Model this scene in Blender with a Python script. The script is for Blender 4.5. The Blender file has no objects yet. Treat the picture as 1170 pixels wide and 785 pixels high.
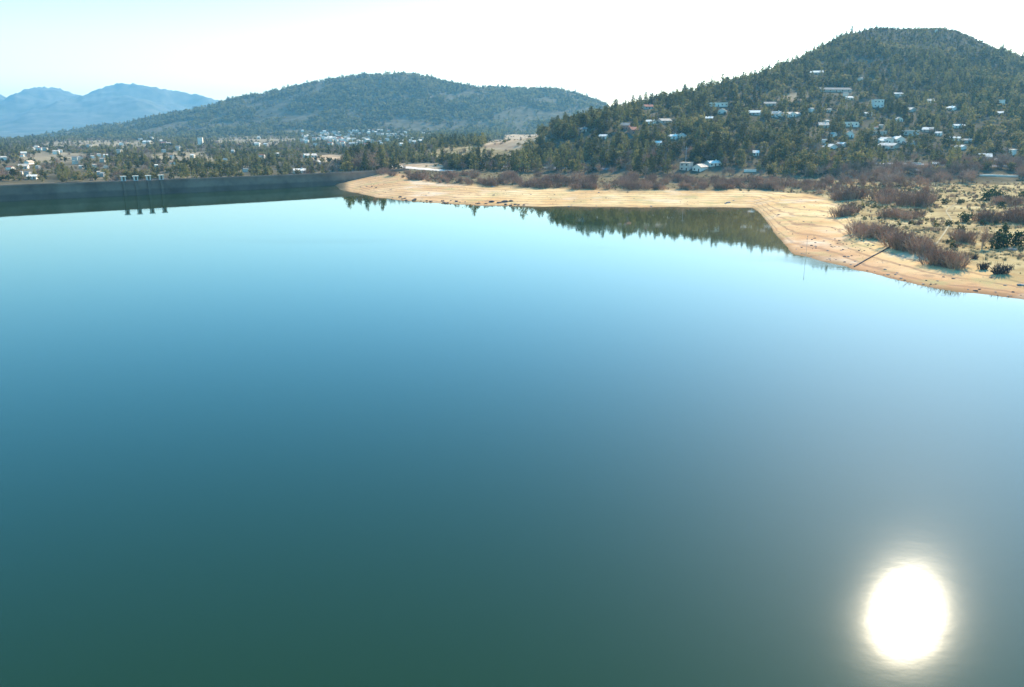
import bpy, math, random
import numpy as np
from mathutils import Vector, Matrix

random.seed(7)
rng = np.random.default_rng(11)
C = bpy.context.scene.collection
scene = bpy.context.scene

# ------------------------------------------------------------------ camera geometry
PW, PH, FOC = 1170.0, 785.0, 900.0
CAMZ, HORIZON = 45.0, 145.0
TH = math.atan((PH/2-HORIZON)/FOC)
CT, ST = math.cos(TH), math.sin(TH)

def ray(px, py):
    u = (px-PW/2)/FOC; v = (PH/2-py)/FOC
    return np.array([u, CT+v*ST, -ST+v*CT])
def drop(py):                       # metres of drop per metre of depth for a picture row
    d = ray(0, py); return -d[2]/d[1]
def project(X, Y, Z):               # world -> picture
    dz = Z-CAMZ
    f = Y*CT-dz*ST; up = Y*ST+dz*CT
    return PW/2+FOC*X/f, PH/2-FOC*up/f

# ------------------------------------------------------------------ noise
def _hash(i, j, s):
    n = (i.astype(np.int64)*374761393+j.astype(np.int64)*668265263+s*974711) & 0xffffffff
    n = ((n ^ (n >> 13))*1274126177) & 0xffffffff
    n = n ^ (n >> 16)
    return (n & 0xffff)/65535.0*2-1
def vnoise(x, y, s=0):
    xi = np.floor(x); yi = np.floor(y); fx = x-xi; fy = y-yi
    fx = fx*fx*(3-2*fx); fy = fy*fy*(3-2*fy)
    a = _hash(xi, yi, s); b = _hash(xi+1, yi, s); c = _hash(xi, yi+1, s); d = _hash(xi+1, yi+1, s)
    return (a*(1-fx)+b*fx)*(1-fy)+(c*(1-fx)+d*fx)*fy
def fbm(x, y, s=0, o=4):
    r = 0; a = 1.0; t = 0
    for k in range(o):
        r = r+a*vnoise(x*2**k+17.3*k, y*2**k-9.1*k, s+k); t += a; a *= 0.5
    return r/t
def smooth(a, b, x):
    t = np.clip((x-a)/(b-a), 0, 1); return t*t*(3-2*t)

# ------------------------------------------------------------------ terrain: profile lines from near to far
# control: (px, 'z', py, z) row and height -> depth ; (px, 'y', py, Y) row and depth -> height ; (px, 'p', Y, z)
def line(ctrl):
    K, Ys, Zs = [], [], []
    for c in ctrl:
        px = c[0]
        if c[1] == 'z':
            s = drop(c[2]); z = c[3]; Y = (CAMZ-z)/s
        elif c[1] == 'y':
            s = drop(c[2]); Y = c[3]; z = CAMZ-s*Y
        else:
            Y, z = c[2], c[3]; s = (CAMZ-z)/Y
        v = math.tan(TH-math.atan(s))
        K.append((px-PW/2)/FOC/(CT+v*ST)); Ys.append(Y); Zs.append(z)
    o = np.argsort(K)
    return np.array(K)[o], np.array(Ys)[o], np.array(Zs)[o]
zz = lambda z, pts: [(px, 'z', py, z) for px, py in pts]
yy = lambda pts: [(px, 'y', py, Y) for px, py, Y in pts]
pp = lambda pts: [(px, 'p', Y, z) for px, Y, z in pts]

L_A = pp([(-400, 330, -1.5), (0, 503, -1.5), (330, 614, -1.5), (380, 640, -1.2)]) + zz(0, [
    (388, 217), (430, 226), (470, 230), (520, 234), (600, 235.5), (700, 236.5), (770, 237), (860, 237.5), (867, 242),
    (875, 252), (886, 269), (900, 285), (907, 290.5), (925, 294), (940, 298), (960, 302.5), (1000, 313), (1050, 326),
    (1100, 333.5), (1170, 342), (1300, 362), (1500, 395)])
L_B = pp([(-400, 345, 0), (0, 516, 1), (330, 630, 1), (380, 655, 1), (395, 660, 2.5), (430, 668, 6.0), (455, 664, 8)]) + [
    (500, 'z', 210, 4.5), (600, 'z', 216, 4.5), (700, 'z', 217.5, 4.5), (800, 'z', 218, 4.5), (870, 'z', 217, 4.5),
    (930, 'z', 224, 4.0), (958, 'z', 234, 3.5), (978, 'z', 258, 3), (1000, 'z', 278, 2.2), (1050, 'z', 292, 2),
    (1100, 'z', 304, 2), (1170, 'z', 320, 2), (1300, 'z', 340, 2), (1500, 'z', 370, 2)]
L_C = pp([(-400, 500, 2), (0, 650, 3), (330, 760, 3)]) + yy([(440, 194, 725), (500, 192, 705), (600, 197, 655), (700, 200, 630),
    (870, 200, 620), (960, 205, 590), (1050, 208, 570), (1170, 208, 560), (1500, 210, 560)])
L_D1 = pp([(-400, 800, 4)]) + yy([(0, 188, 830), (330, 186, 900), (440, 182, 900), (500, 182, 800), (600, 180, 760), (700, 173, 705),
    (870, 173, 695), (1050, 176, 690), (1170, 178, 680), (1500, 178, 680)])
L_D2 = yy([(-400, 176, 1300), (0, 174, 1300), (330, 172, 1300), (440, 172, 1150), (480, 171, 950), (540, 167, 880), (600, 158, 850),
    (650, 144, 785), (700, 139, 800), (800, 132, 850), (950, 140, 850), (1050, 150, 810), (1170, 154, 790), (1500, 157, 790)])
L_D3 = yy([(-400, 165, 1800), (0, 166, 1750), (330, 163, 1750), (440, 163, 1700), (540, 168, 1050), (600, 160, 930), (640, 147, 880),
    (700, 128, 930), (750, 114, 990), (800, 103, 1050), (850, 93, 1080), (900, 86, 1100), (950, 94, 1080), (1050, 102, 1050),
    (1170, 114, 1030), (1500, 132, 1030)])
L_D4 = yy([(-400, 160, 2300), (0, 162, 2200), (440, 156, 2150), (600, 165, 1500), (640, 156, 1200), (700, 140, 1200), (800, 114, 1220),
    (850, 97, 1220), (880, 82, 1220), (910, 70, 1260), (930, 60, 1310), (960, 40, 1400), (985, 30, 1430), (1005, 26, 1450), (1030, 30, 1470), (1055, 30, 1490),
    (1082, 27, 1500), (1110, 37, 1500), (1140, 55, 1520), (1170, 68, 1540), (1250, 95, 1550), (1500, 130, 1550)])
L_D5 = yy([(-400, 165, 2600), (0, 163, 2600), (440, 153, 2550), (700, 153, 2500), (900, 140, 2300), (1000, 110, 2200), (1170, 110, 2200),
    (1500, 140, 2200)])
L_M = yy([(a, b, 3300) for a, b in [(-400, 172), (-100, 170), (0, 167), (60, 155), (100, 146), (150, 138), (190, 128), (240, 114), (262, 108),
    (300, 101), (340, 89), (400, 79), (450, 76), (478, 76), (510, 90), (560, 94), (620, 96), (660, 103), (690, 116), (710, 125),
    (760, 140), (900, 150), (1500, 150)]])
L_N = yy([(-400, 160, 4300), (1500, 155, 4300)])
L_F0 = yy([(-400, 152, 6000), (1500, 150, 6000)])
L_F = yy([(a, b, 8500) for a, b in [(-400, 125), (-200, 108), (-60, 102), (0, 101), (30, 95), (60, 97), (85, 100), (110, 97), (140, 91),
    (165, 91), (190, 100), (240, 110), (300, 124), (400, 140), (1500, 148)]])
L_G = yy([(-400, 150, 10500), (1500, 150, 10500)])

kk = np.concatenate([np.linspace(-1.6, -0.74, 40)[:-1], np.linspace(-0.74, 0.74, 620), np.linspace(0.74, 1.6, 40)[1:]])
NK = len(kk)
def gauss1(a, s):
    if s <= 0: return a
    n = int(3*s)+1; w = np.exp(-0.5*(np.arange(-n, n+1)/s)**2); w /= w.sum()
    return np.convolve(np.pad(a, n, mode='edge'), w, 'valid')
LN = []
for ctrl, sg in [(L_A, .6), (L_B, 2), (L_C, 5), (L_D1, 6), (L_D2, 6), (L_D3, 5), (L_D4, 5), (L_D5, 8), (L_M, 4), (L_N, 8), (L_F0, 8), (L_F, 3), (L_G, 8)]:
    K, Ys, Zs = line(ctrl)
    LN.append((gauss1(np.interp(kk, K, Ys), sg), gauss1(np.interp(kk, K, Zs), sg)))
YA, YB, YC = LN[0][0], LN[1][0], LN[2][0]
rows = np.concatenate([np.exp(np.linspace(math.log(120), math.log(2200), 330)), np.exp(np.linspace(math.log(2200), math.log(10500), 130))[1:]])
NR = len(rows)
Z = np.zeros((NR, NK))
for i in range(NK):
    ys = [60, YA[i]-60, YA[i]-14]; zs = [-9, -4.0, -0.75+min(0, LN[0][1][i])]
    last = ys[-1]
    for Yl, Zl in LN:
        y = max(Yl[i], last+2); ys.append(y); zs.append(Zl[i]); last = y
    Z[:, i] = np.interp(rows, ys, zs)
X2 = kk[None, :]*rows[:, None]; Y2 = np.repeat(rows[:, None], NK, 1)
# soften profile kinks away from the water's edge
Zs_ = Z.copy()
for i in range(NK): Zs_[:, i] = gauss1(Z[:, i], 3.0)
wsm = smooth(40, 150, Y2-YB[None, :])
Z = Z*(1-wsm)+Zs_*wsm
DIST_SHORE = Y2-YA[None, :]
Z += (0.34*fbm(X2/16, Y2/16, 3)+0.16*fbm(X2/5, Y2/5, 7, 3))*smooth(-30, 0, DIST_SHORE)*(1-smooth(700, 1500, Y2))*(1-0.45*smooth(500, 330, Y2))
amp = smooth(620, 1200, Y2)
Z += amp*4.0*fbm(X2/90, Y2/90, 21)
Z += smooth(1500, 2600, Y2)*9*fbm(X2/230, Y2/230, 31)
rid = 1-np.abs(fbm(X2/700, Y2/1100, 41, 5))*2
Z += smooth(6000, 7600, Y2)*(1-smooth(8500, 9500, Y2)*.5)*120*(rid-0.75)
Z = np.where(Y2 > YC[None, :], np.maximum(Z, 1.0*np.where(Y2 < 2000, 1, -1000)), Z)

def grid_at(F, X, Y):
    X = np.asarray(X, float); Y = np.asarray(Y, float)
    k = X/Y
    i = np.clip(np.searchsorted(kk, k)-1, 0, NK-2); j = np.clip(np.searchsorted(rows, Y)-1, 0, NR-2)
    a = np.clip((k-kk[i])/(kk[i+1]-kk[i]), 0, 1); b = np.clip((Y-rows[j])/(rows[j+1]-rows[j]), 0, 1)
    return (F[j, i]*(1-a)+F[j, i+1]*a)*(1-b)+(F[j+1, i]*(1-a)+F[j+1, i+1]*a)*b
def H(X, Y): return grid_at(Z, X, Y)
def along(F, X, Y): return np.interp(np.asarray(X)/np.asarray(Y), kk, F)
def hit(px, py, ymin=150):          # where the sight line of a picture point meets the ground
    d = ray(px, py); k = d[0]/d[1]; s = d[2]/d[1]
    yl = np.exp(np.linspace(math.log(ymin), math.log(10000), 6000))
    g = H(k*yl, yl)-(CAMZ+s*yl)
    idx = np.argmax(g > 0)
    if not (g > 0).any(): idx = np.argmax(g)
    Yh = yl[idx]
    return float(k*Yh), float(Yh), float(H(k*Yh, Yh))
# sight lines: lowest visible elevation at each grid point
SL = (Z-CAMZ)/Y2
RM = np.maximum.accumulate(SL, 0)
def visible(X, Y, top):             # is a thing of this height seen above the ground in front of it
    return (H(X, Y)+top-CAMZ)/Y > grid_at(RM, X, np.asarray(Y)*0.985)-0.001

# ------------------------------------------------------------------ materials
MATS = {}
def mat(name, col, rough=0.8, spec=0.3, metal=0.0):
    if name in MATS: return MATS[name]
    m = bpy.data.materials.new(name); m.use_nodes = True
    b = m.node_tree.nodes['Principled BSDF']
    b.inputs['Base Color'].default_value = (*col, 1); b.inputs['Roughness'].default_value = rough
    b.inputs['Specular IOR Level'].default_value = spec; b.inputs['Metallic'].default_value = metal
    MATS[name] = m; return m
def N(nt, t, **kw):
    n = nt.nodes.new(t)
    for k, v in kw.items(): setattr(n, k, v)
    return n
def noisy(name, c1, c2, scale=1.0, rough=0.85, spec=0.02, detail=5, rand=0.0, c3=None):
    """two (three) colours mixed by a world-sized noise, plus a per-object shift"""
    if name in MATS: return MATS[name]
    m = mat(name, c1, rough, spec); nt = m.node_tree; b = nt.nodes['Principled BSDF']
    tc = N(nt, 'ShaderNodeTexCoord'); nz = N(nt, 'ShaderNodeTexNoise')
    nz.inputs['Scale'].default_value = scale; nz.inputs['Detail'].default_value = detail; nz.inputs['Roughness'].default_value = 0.6
    nt.links.new(tc.outputs['Object'], nz.inputs['Vector'])
    mr = N(nt, 'ShaderNodeMapRange'); mr.inputs['From Min'].default_value = 0.3; mr.inputs['From Max'].default_value = 0.7
    oi = N(nt, 'ShaderNodeObjectInfo')
    ma = N(nt, 'ShaderNodeMath', operation='MULTIPLY_ADD'); ma.inputs[1].default_value = rand; ma.use_clamp = False
    nt.links.new(nz.outputs['Fac'], mr.inputs['Value'])
    nt.links.new(oi.outputs['Random'], ma.inputs[0])
    sub = N(nt, 'ShaderNodeMath', operation='SUBTRACT'); sub.inputs[1].default_value = rand*0.5
    nt.links.new(mr.outputs['Result'], ma.inputs[2]); nt.links.new(ma.outputs[0], sub.inputs[0])
    cr = N(nt, 'ShaderNodeValToRGB'); e = cr.color_ramp.elements
    e[0].color = (*c1, 1); e[1].color = (*c2, 1); e[0].position = 0.1; e[1].position = 0.9
    if c3:
        x = e.new(0.5); x.color = (*c3, 1)
    nt.links.new(sub.outputs[0], cr.inputs['Fac']); nt.links.new(cr.outputs['Color'], b.inputs['Base Color'])
    return m
def leafy(name, c1, c2, c3=None, trans=0.3):
    m = noisy(name, c1, c2, 0.45, 0.9, 0.0, 3, 1.1, c3)
    nt = m.node_tree; b = nt.nodes['Principled BSDF']; out = nt.nodes['Material Output']
    cr = [n for n in nt.nodes if n.type == 'VALTORGB'][0]
    ge = N(nt, 'ShaderNodeNewGeometry'); n2 = N(nt, 'ShaderNodeTexNoise'); n2.inputs['Scale'].default_value = 0.012; n2.inputs['Detail'].default_value = 4
    nt.links.new(ge.outputs['Position'], n2.inputs['Vector']); src = cr.inputs['Fac'].links[0].from_socket
    m2 = N(nt, 'ShaderNodeMath', operation='MULTIPLY_ADD'); m2.inputs[1].default_value = 1.8; nt.links.new(n2.outputs['Fac'], m2.inputs[0]); nt.links.new(src, m2.inputs[2])
    m3 = N(nt, 'ShaderNodeMath', operation='SUBTRACT'); m3.inputs[1].default_value = 0.9; nt.links.new(m2.outputs[0], m3.inputs[0]); nt.links.new(m3.outputs[0], cr.inputs['Fac'])
    tr = N(nt, 'ShaderNodeBsdfTranslucent'); mx = N(nt, 'ShaderNodeMixShader'); mx.inputs[0].default_value = trans
    nt.links.new(cr.outputs['Color'], tr.inputs['Color']); nt.links.new(b.outputs[0], mx.inputs[1]); nt.links.new(tr.outputs[0], mx.inputs[2])
    nt.links.new(mx.outputs[0], out.inputs['Surface'])
    return m

M_PINE = leafy('pine_needles', (0.042, 0.044, 0.014), (0.235, 0.205, 0.066), (0.115, 0.113, 0.036))
M_OAK = leafy('oak_leaves', (0.058, 0.056, 0.020), (0.26, 0.215, 0.08), (0.145, 0.128, 0.046))
M_BUSH = leafy('bush_leaves', (0.016, 0.034, 0.014), (0.050, 0.070, 0.026))
M_BARK = noisy('bark', (0.07, 0.05, 0.04), (0.14, 0.105, 0.085), 1.5, 0.9)
M_TWIG = noisy('purple_twigs', (0.23, 0.128, 0.080), (0.50, 0.30, 0.18), 0.35, 0.9, 0.0, 4, 0.8)
M_GTWIG = noisy('grey_twigs', (0.22, 0.145, 0.10), (0.44, 0.30, 0.20), 0.35, 0.9, 0.0, 4, 0.8)
M_ROCK = noisy('granite', (0.16, 0.14, 0.125), (0.34, 0.30, 0.26), 1.2, 0.9)
M_DROCK = noisy('dark_stone', (0.05, 0.042, 0.04), (0.12, 0.10, 0.09), 1.2, 0.9)
M_STRAW = noisy('straw', (0.22, 0.17, 0.09), (0.42, 0.33, 0.17), 0.5, 0.9, 0.1, 3, 0.9)
M_WHITE = noisy('white_render', (0.74, 0.63, 0.47), (0.86, 0.76, 0.60), 0.4, 0.8)
M_CREAM = noisy('cream_render', (0.50, 0.42, 0.31), (0.66, 0.57, 0.44), 0.4, 0.85)
M_OCHRE = noisy('terracotta_render', (0.36, 0.17, 0.11), (0.48, 0.25, 0.17), 0.4, 0.85)
M_GREYW = noisy('grey_render', (0.38, 0.32, 0.24), (0.54, 0.46, 0.35), 0.4, 0.85)
M_RTILE = noisy('red_roof_tiles', (0.27, 0.10, 0.065), (0.40, 0.19, 0.12), 1.5, 0.85)
M_RPALE = noisy('pale_roof_sheet', (0.40, 0.32, 0.23), (0.84, 0.74, 0.58), 0.6, 0.9, 0.03, 5, 1.2)
M_RSLATE = noisy('slate_roof', (0.12, 0.125, 0.11), (0.22, 0.22, 0.19), 0.8, 0.95, 0.1)
M_GLASS = mat('window_glass', (0.03, 0.04, 0.05), 0.15, 0.5)
M_WOOD = noisy('brown_wood', (0.09, 0.05, 0.03), (0.18, 0.11, 0.07), 2, 0.7)
M_METAL = mat('grey_metal', (0.32, 0.33, 0.34), 0.5, 0.5, 0.6)
M_TARM = noisy('road_surface', (0.16, 0.15, 0.14), (0.22, 0.21, 0.2), 0.3, 0.9)
M_TRACK = noisy('pale_dirt', (0.50, 0.44, 0.34), (0.66, 0.60, 0.48), 0.15, 0.95)

M_MTRACK = noisy('trodden_grass', (0.28, 0.23, 0.13), (0.40, 0.33, 0.19), 0.3, 0.95)
# ------------------------------------------------------------------ mesh building
class MB:
    def __init__(s): s.v = []; s.f = []
    def add(s, vs, fs):
        o = len(s.v); s.v += [tuple(p) for p in vs]; s.f += [tuple(i+o for i in q) for q in fs]; return s
    def box(s, x0, x1, y0, y1, z0, z1):
        return s.add([(x0, y0, z0), (x1, y0, z0), (x1, y1, z0), (x0, y1, z0), (x0, y0, z1), (x1, y0, z1), (x1, y1, z1), (x0, y1, z1)],
            [(0, 3, 2, 1), (4, 5, 6, 7), (0, 1, 5, 4), (1, 2, 6, 5), (2, 3, 7, 6), (3, 0, 4, 7)])
    def tube(s, pts, rad, n=6):
        pts = [Vector(p) for p in pts]; o = []; L = len(pts)
        for i, p in enumerate(pts):
            d = (pts[min(i+1, L-1)]-pts[max(i-1, 0)]).normalized()
            a = d.orthogonal().normalized(); b = d.cross(a)
            for k in range(n):
                t = 2*math.pi*k/n; o.append(p+(a*math.cos(t)+b*math.sin(t))*rad[i])
        f = [(i*n+k, i*n+(k+1) % n, (i+1)*n+(k+1) % n, (i+1)*n+k) for i in range(L-1) for k in range(n)]
        f += [tuple(range(n))[::-1], tuple(range((L-1)*n, L*n))]
        return s.add(o, f)
    def leaf(s, c, w, h, nrm, up):
        nrm = Vector(nrm).normalized(); a = nrm.cross(Vector(up))
        a = a.normalized() if a.length > 1e-4 else nrm.orthogonal().normalized()
        b = nrm.cross(a); c = Vector(c)
        return s.add([c-a*w, c-b*h, c+a*w, c+b*h], [(0, 1, 2, 3)])
    def mesh(s, name, mats):
        me = bpy.data.meshes.new(name); me.from_pydata(s.v, [], s.f); me.update()
        for m in (mats if isinstance(mats, (list, tuple)) else [mats]): me.materials.append(m)
        return me
    def obj(s, name, m, parent=None, smooth_=False):
        me = s.mesh(name, m); o = bpy.data.objects.new(name, me); C.objects.link(o)
        if smooth_: me.polygons.foreach_set('use_smooth', [True]*len(me.polygons))
        if parent: o.parent = parent
        return o
def tag(o, label=None, cat=None, group=None, kind=None):
    for k, v in (('label', label), ('category', cat), ('group', group), ('kind', kind)):
        if v: o[k] = v
    return o
def empty(name, loc, rz=0.0, sc=1.0):
    o = bpy.data.objects.new(name, None); C.objects.link(o); o.empty_display_size = 0.5
    o.location = loc; o.rotation_euler = (0, 0, rz); o.scale = (sc, sc, sc) if not isinstance(sc, tuple) else sc
    return o
def grid_mesh(name, j0, j1, m):
    n = j1-j0
    P = np.stack([X2[j0:j1], Y2[j0:j1], Z[j0:j1]], -1).reshape(-1, 3)
    a = (np.arange(n-1)[:, None]*NK+np.arange(NK-1)[None, :]).ravel()
    F = np.stack([a, a+1, a+NK+1, a+NK], 1)
    me = bpy.data.meshes.new(name)
    me.vertices.add(len(P)); me.vertices.foreach_set('co', P.ravel())
    me.loops.add(F.size); me.loops.foreach_set('vertex_index', F.ravel().astype(np.int32))
    me.polygons.add(len(F)); me.polygons.foreach_set('loop_start', np.arange(0, F.size, 4, dtype=np.int32))
    me.update(calc_edges=True); me.polygons.foreach_set('use_smooth', np.ones(len(F), bool))
    me.materials.append(m)
    o = bpy.data.objects.new(name, me); C.objects.link(o); return o

# ------------------------------------------------------------------ ground zones (what the ground is made of)
dB = Y2-YB[None, :]; dC = Y2-YC[None, :]
PXg, PYg = project(X2, Y2, Z)
edge = 14*fbm(X2/25, Y2/25, 5)
damside = smooth(-0.212, -0.20, X2/Y2)
sand = (1-smooth(-8, 14, dB+edge*smooth(300, 500, Y2)))*damside
flat_r = smooth(0.30, 0.42, X2/Y2)
grass = smooth(-4, 14, dB+edge)*(1-smooth(-30, 10, dC+edge))*(0.25+0.75*flat_r)*damside
# clearing on the wooded spur, track margins, the pinkish fields of the plain
def blob(px0, py0, rx, ry, soft=0.35):
    q = ((PXg-px0)/rx)**2+((PYg-py0)/ry)**2+0.5*fbm(X2/40, Y2/40, 8)
    return 1-smooth(1-soft, 1+soft, q)
clear = np.maximum.reduce([blob(598, 159, 26, 7), blob(575, 165, 22, 6), blob(905, 112, 20, 5)*.55, blob(380, 181, 22, 4), blob(475, 190, 34, 4)])
clear *= smooth(600, 700, Y2)
field = np.maximum.reduce([blob(290, 161, 60, 6), blob(110, 165, 70, 5), blob(210, 182, 40, 8), blob(60, 180, 40, 6)])*smooth(800, 1000, Y2)*(1-smooth(2150, 2400, Y2))
spur = blob(540, 176, 70, 9)*smooth(660, 720, Y2)*(1-smooth(1000, 1200, Y2))
crest = smooth(950, 1020, PXg)*blob(1050, 46, 130, 16, .6)*smooth(1250, 1380, Y2)
grass = np.clip(grass+0.75*spur, 0, 1)

def ground_mat():
    m = bpy.data.materials.new('ground_cover'); m.use_nodes = True; nt = m.node_tree; b = nt.nodes['Principled BSDF']
    b.inputs['Roughness'].default_value = 0.95; b.inputs['Specular IOR Level'].default_value = 0.0
    geo = N(nt, 'ShaderNodeNewGeometry')
    at = N(nt, 'ShaderNodeAttribute', attribute_name='zone'); sp = N(nt, 'ShaderNodeSeparateColor')
    nt.links.new(at.outputs['Color'], sp.inputs[0])
    at2 = N(nt, 'ShaderNodeAttribute', attribute_name='zone_two'); sp2 = N(nt, 'ShaderNodeSeparateColor')
    nt.links.new(at2.outputs['Color'], sp2.inputs[0])
    def nz(scale, detail=6, stretch=None):
        n = N(nt, 'ShaderNodeTexNoise'); n.inputs['Scale'].default_value = scale; n.inputs['Detail'].default_value = detail
        n.inputs['Roughness'].default_value = 0.65
        if stretch:
            mp = N(nt, 'ShaderNodeMapping'); mp.inputs['Scale'].default_value = stretch
            nt.links.new(geo.outputs['Position'], mp.inputs['Vector']); nt.links.new(mp.outputs[0], n.inputs['Vector'])
        else: nt.links.new(geo.outputs['Position'], n.inputs['Vector'])
        return n.outputs['Fac']
    def ramp(f, stops):
        r = N(nt, 'ShaderNodeValToRGB'); e = r.color_ramp.elements
        e[0].position, e[0].color = stops[0][0], (*stops[0][1], 1); e[1].position, e[1].color = stops[-1][0], (*stops[-1][1], 1)
        for p, c in stops[1:-1]:
            x = e.new(p); x.color = (*c, 1)
        nt.links.new(f, r.inputs['Fac']); return r.outputs['Color']
    def mix(f, a, c):
        x = N(nt, 'ShaderNodeMix', data_type='RGBA'); nt.links.new(f, x.inputs['Factor']); nt.links.new(a, x.inputs['A']); nt.links.new(c, x.inputs['B'])
        return x.outputs['Result']
    floor_ = ramp(nz(0.03, 8), [(0.3, (0.06, 0.052, 0.032)), (0.5, (0.105, 0.09, 0.055)), (0.7, (0.17, 0.14, 0.09))])
    sandc = ramp(nz(0.018, 9), [(0.3, (0.47, 0.27, 0.115)), (0.46, (0.54, 0.35, 0.155)), (0.55, (0.61, 0.43, 0.205)), (0.72, (0.68, 0.52, 0.29))])
    redsand = ramp(nz(0.05, 8), [(0.3, (0.33, 0.18, 0.09)), (0.5, (0.45, 0.26, 0.135)), (0.72, (0.54, 0.37, 0.21))])
    # strand lines: thin contour bands left by the falling water
    sx = N(nt, 'ShaderNodeSeparateXYZ'); nt.links.new(geo.outputs['Position'], sx.inputs[0])
    w = N(nt, 'ShaderNodeMath', operation='MULTIPLY_ADD'); w.inputs[1].default_value = 0.55
    nt.links.new(nz(0.03, 6), w.inputs[0]); nt.links.new(sx.outputs['Z'], w.inputs[2])
    sn = N(nt, 'ShaderNodeMath', operation='MULTIPLY'); sn.inputs[1].default_value = 11.0; nt.links.new(w.outputs[0], sn.inputs[0])
    si = N(nt, 'ShaderNodeMath', operation='SINE'); nt.links.new(sn.outputs[0], si.inputs[0])
    mr = N(nt, 'ShaderNodeMapRange'); mr.inputs['From Min'].default_value = 0.55; mr.inputs['From Max'].default_value = 1.0; mr.inputs['To Max'].default_value = 1.3
    nt.links.new(si.outputs[0], mr.inputs['Value'])
    mu = N(nt, 'ShaderNodeMath', operation='MULTIPLY'); nt.links.new(mr.outputs[0], mu.inputs[0]); nt.links.new(nz(0.1, 5), mu.inputs[1])
    strand = N(nt, 'ShaderNodeRGB'); strand.outputs[0].default_value = (0.24, 0.15, 0.09, 1)
    sandall = mix(mu.outputs[0], mix(sp2.outputs[1], sandc, redsand), strand.outputs[0])
    # gravelly and grassy patches, and the wet rim at the water's edge
    def cut(f, a, b_, top):
        r = N(nt, 'ShaderNodeMapRange'); r.inputs['From Min'].default_value = a; r.inputs['From Max'].default_value = b_; r.inputs['To Max'].default_value = top
        nt.links.new(f, r.inputs['Value']); return r.outputs[0]
    def flat(c): 
        r = N(nt, 'ShaderNodeRGB'); r.outputs[0].default_value = (*c, 1); return r.outputs[0]
    sandall = mix(cut(nz(0.055, 8), 0.52, 0.66, 0.75), sandall, flat((0.34, 0.29, 0.13)))
    sandall = mix(cut(nz(0.16, 9), 0.56, 0.66, 0.6), sandall, flat((0.26, 0.17, 0.10)))
    sandall = mix(cut(nz(0.023, 6), 0.55, 0.68, 0.6), sandall, flat((0.62, 0.54, 0.40)))
    sandall = mix(cut(w.outputs[0], 0.62, 0.30, 0.8), sandall, flat((0.20, 0.125, 0.065)))
    grassc = ramp(nz(0.07, 9), [(0.32, (0.16, 0.12, 0.065)), (0.45, (0.28, 0.205, 0.095)), (0.58, (0.40, 0.31, 0.15)), (0.7, (0.50, 0.41, 0.23))])
    fieldc = ramp(nz(0.012, 8), [(0.3, (0.13, 0.105, 0.07)), (0.5, (0.22, 0.18, 0.115)), (0.7, (0.33, 0.27, 0.16))])
    clearc = ramp(nz(0.03, 8), [(0.3, (0.24, 0.155, 0.09)), (0.5, (0.38, 0.28, 0.17)), (0.7, (0.52, 0.42, 0.27))])
    c = mix(sp2.outputs[0], floor_, fieldc)
    c = mix(sp.outputs[1], c, grassc); c = mix(sp.outputs[2], c, clearc); c = mix(sp.outputs[0], c, sandall)
    nt.links.new(c, b.inputs['Base Color'])
    bp = N(nt, 'ShaderNodeBump'); bp.inputs['Strength'].default_value = 0.5; bp.inputs['Distance'].default_value = 0.6
    nt.links.new(nz(0.35, 8), bp.inputs['Height']); nt.links.new(bp.outputs[0], b.inputs['Normal'])
    return m
GM = ground_mat()
red = smooth(0.26, 0.40, X2/Y2)*(1-smooth(0.0, 0.85, (Y2-YA[None, :])/(YB[None, :]-YA[None, :]+1)))*0.95+0.9*smooth(-0.02, -0.09, X2/Y2)*0.6
def zones(o, j0, j1):
    for nm, (a, b_, c_) in (('zone', (sand, grass, clear)), ('zone_two', (field, red, red*0))):
        ca = o.data.color_attributes.new(nm, 'FLOAT_COLOR', 'POINT')
        buf = np.stack([a[j0:j1], b_[j0:j1], c_[j0:j1], np.ones_like(a[j0:j1])], -1)
        ca.data.foreach_set('color', np.clip(buf, 0, 1).astype(np.float32).ravel())
jm = int(np.searchsorted(rows, 4300))
t = grid_mesh('terrain', 0, jm+1, GM); zones(t, 0, jm+1); tag(t, kind='structure')
mt = grid_mesh('mountains', jm, NR, noisy('mountain_scrub', (0.022, 0.030, 0.020), (0.10, 0.095, 0.075), 0.006, 0.95, 0.1, 9)); tag(mt, kind='structure')

# ------------------------------------------------------------------ dam line
DAM = [(-560, 318), (-440, 410), (-321, 503), (-245, 560), (-171, 617), (-135, 650), (-108, 684), (-88, 712)]
def dam_pts(n=60):
    P = np.array(DAM, float); d = np.r_[0, np.cumsum(np.hypot(*np.diff(P, axis=0).T))]
    t = np.linspace(0, d[-1], n)
    x = gauss1(np.interp(t, d, P[:, 0]), 2.0); y = gauss1(np.interp(t, d, P[:, 1]), 2.0)
    return x, y
dx_, dy_ = dam_pts()
tx = np.gradient(dx_); ty = np.gradient(dy_); ln = np.hypot(tx, ty); tx /= ln; ty /= ln
nx_, ny_ = ty, -tx                  # towards the water
CREST = 9.5
def dam_sweep(sec, name, m, parent):
    n = len(dx_); q = len(sec); v = []; f = []
    for i in range(n):
        for o_, z in sec: v.append((dx_[i]+nx_[i]*o_, dy_[i]+ny_[i]*o_, z))
    for i in range(n-1):
        for k in range(q):
            a = i*q+k; b = i*q+(k+1) % q; f.append((a, b, b+q, a+q))
    f.append(tuple(range(q))[::-1]); f.append(tuple(range((n-1)*q, n*q)))
    return MB().add(v, f).obj(name, m, parent)
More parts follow.
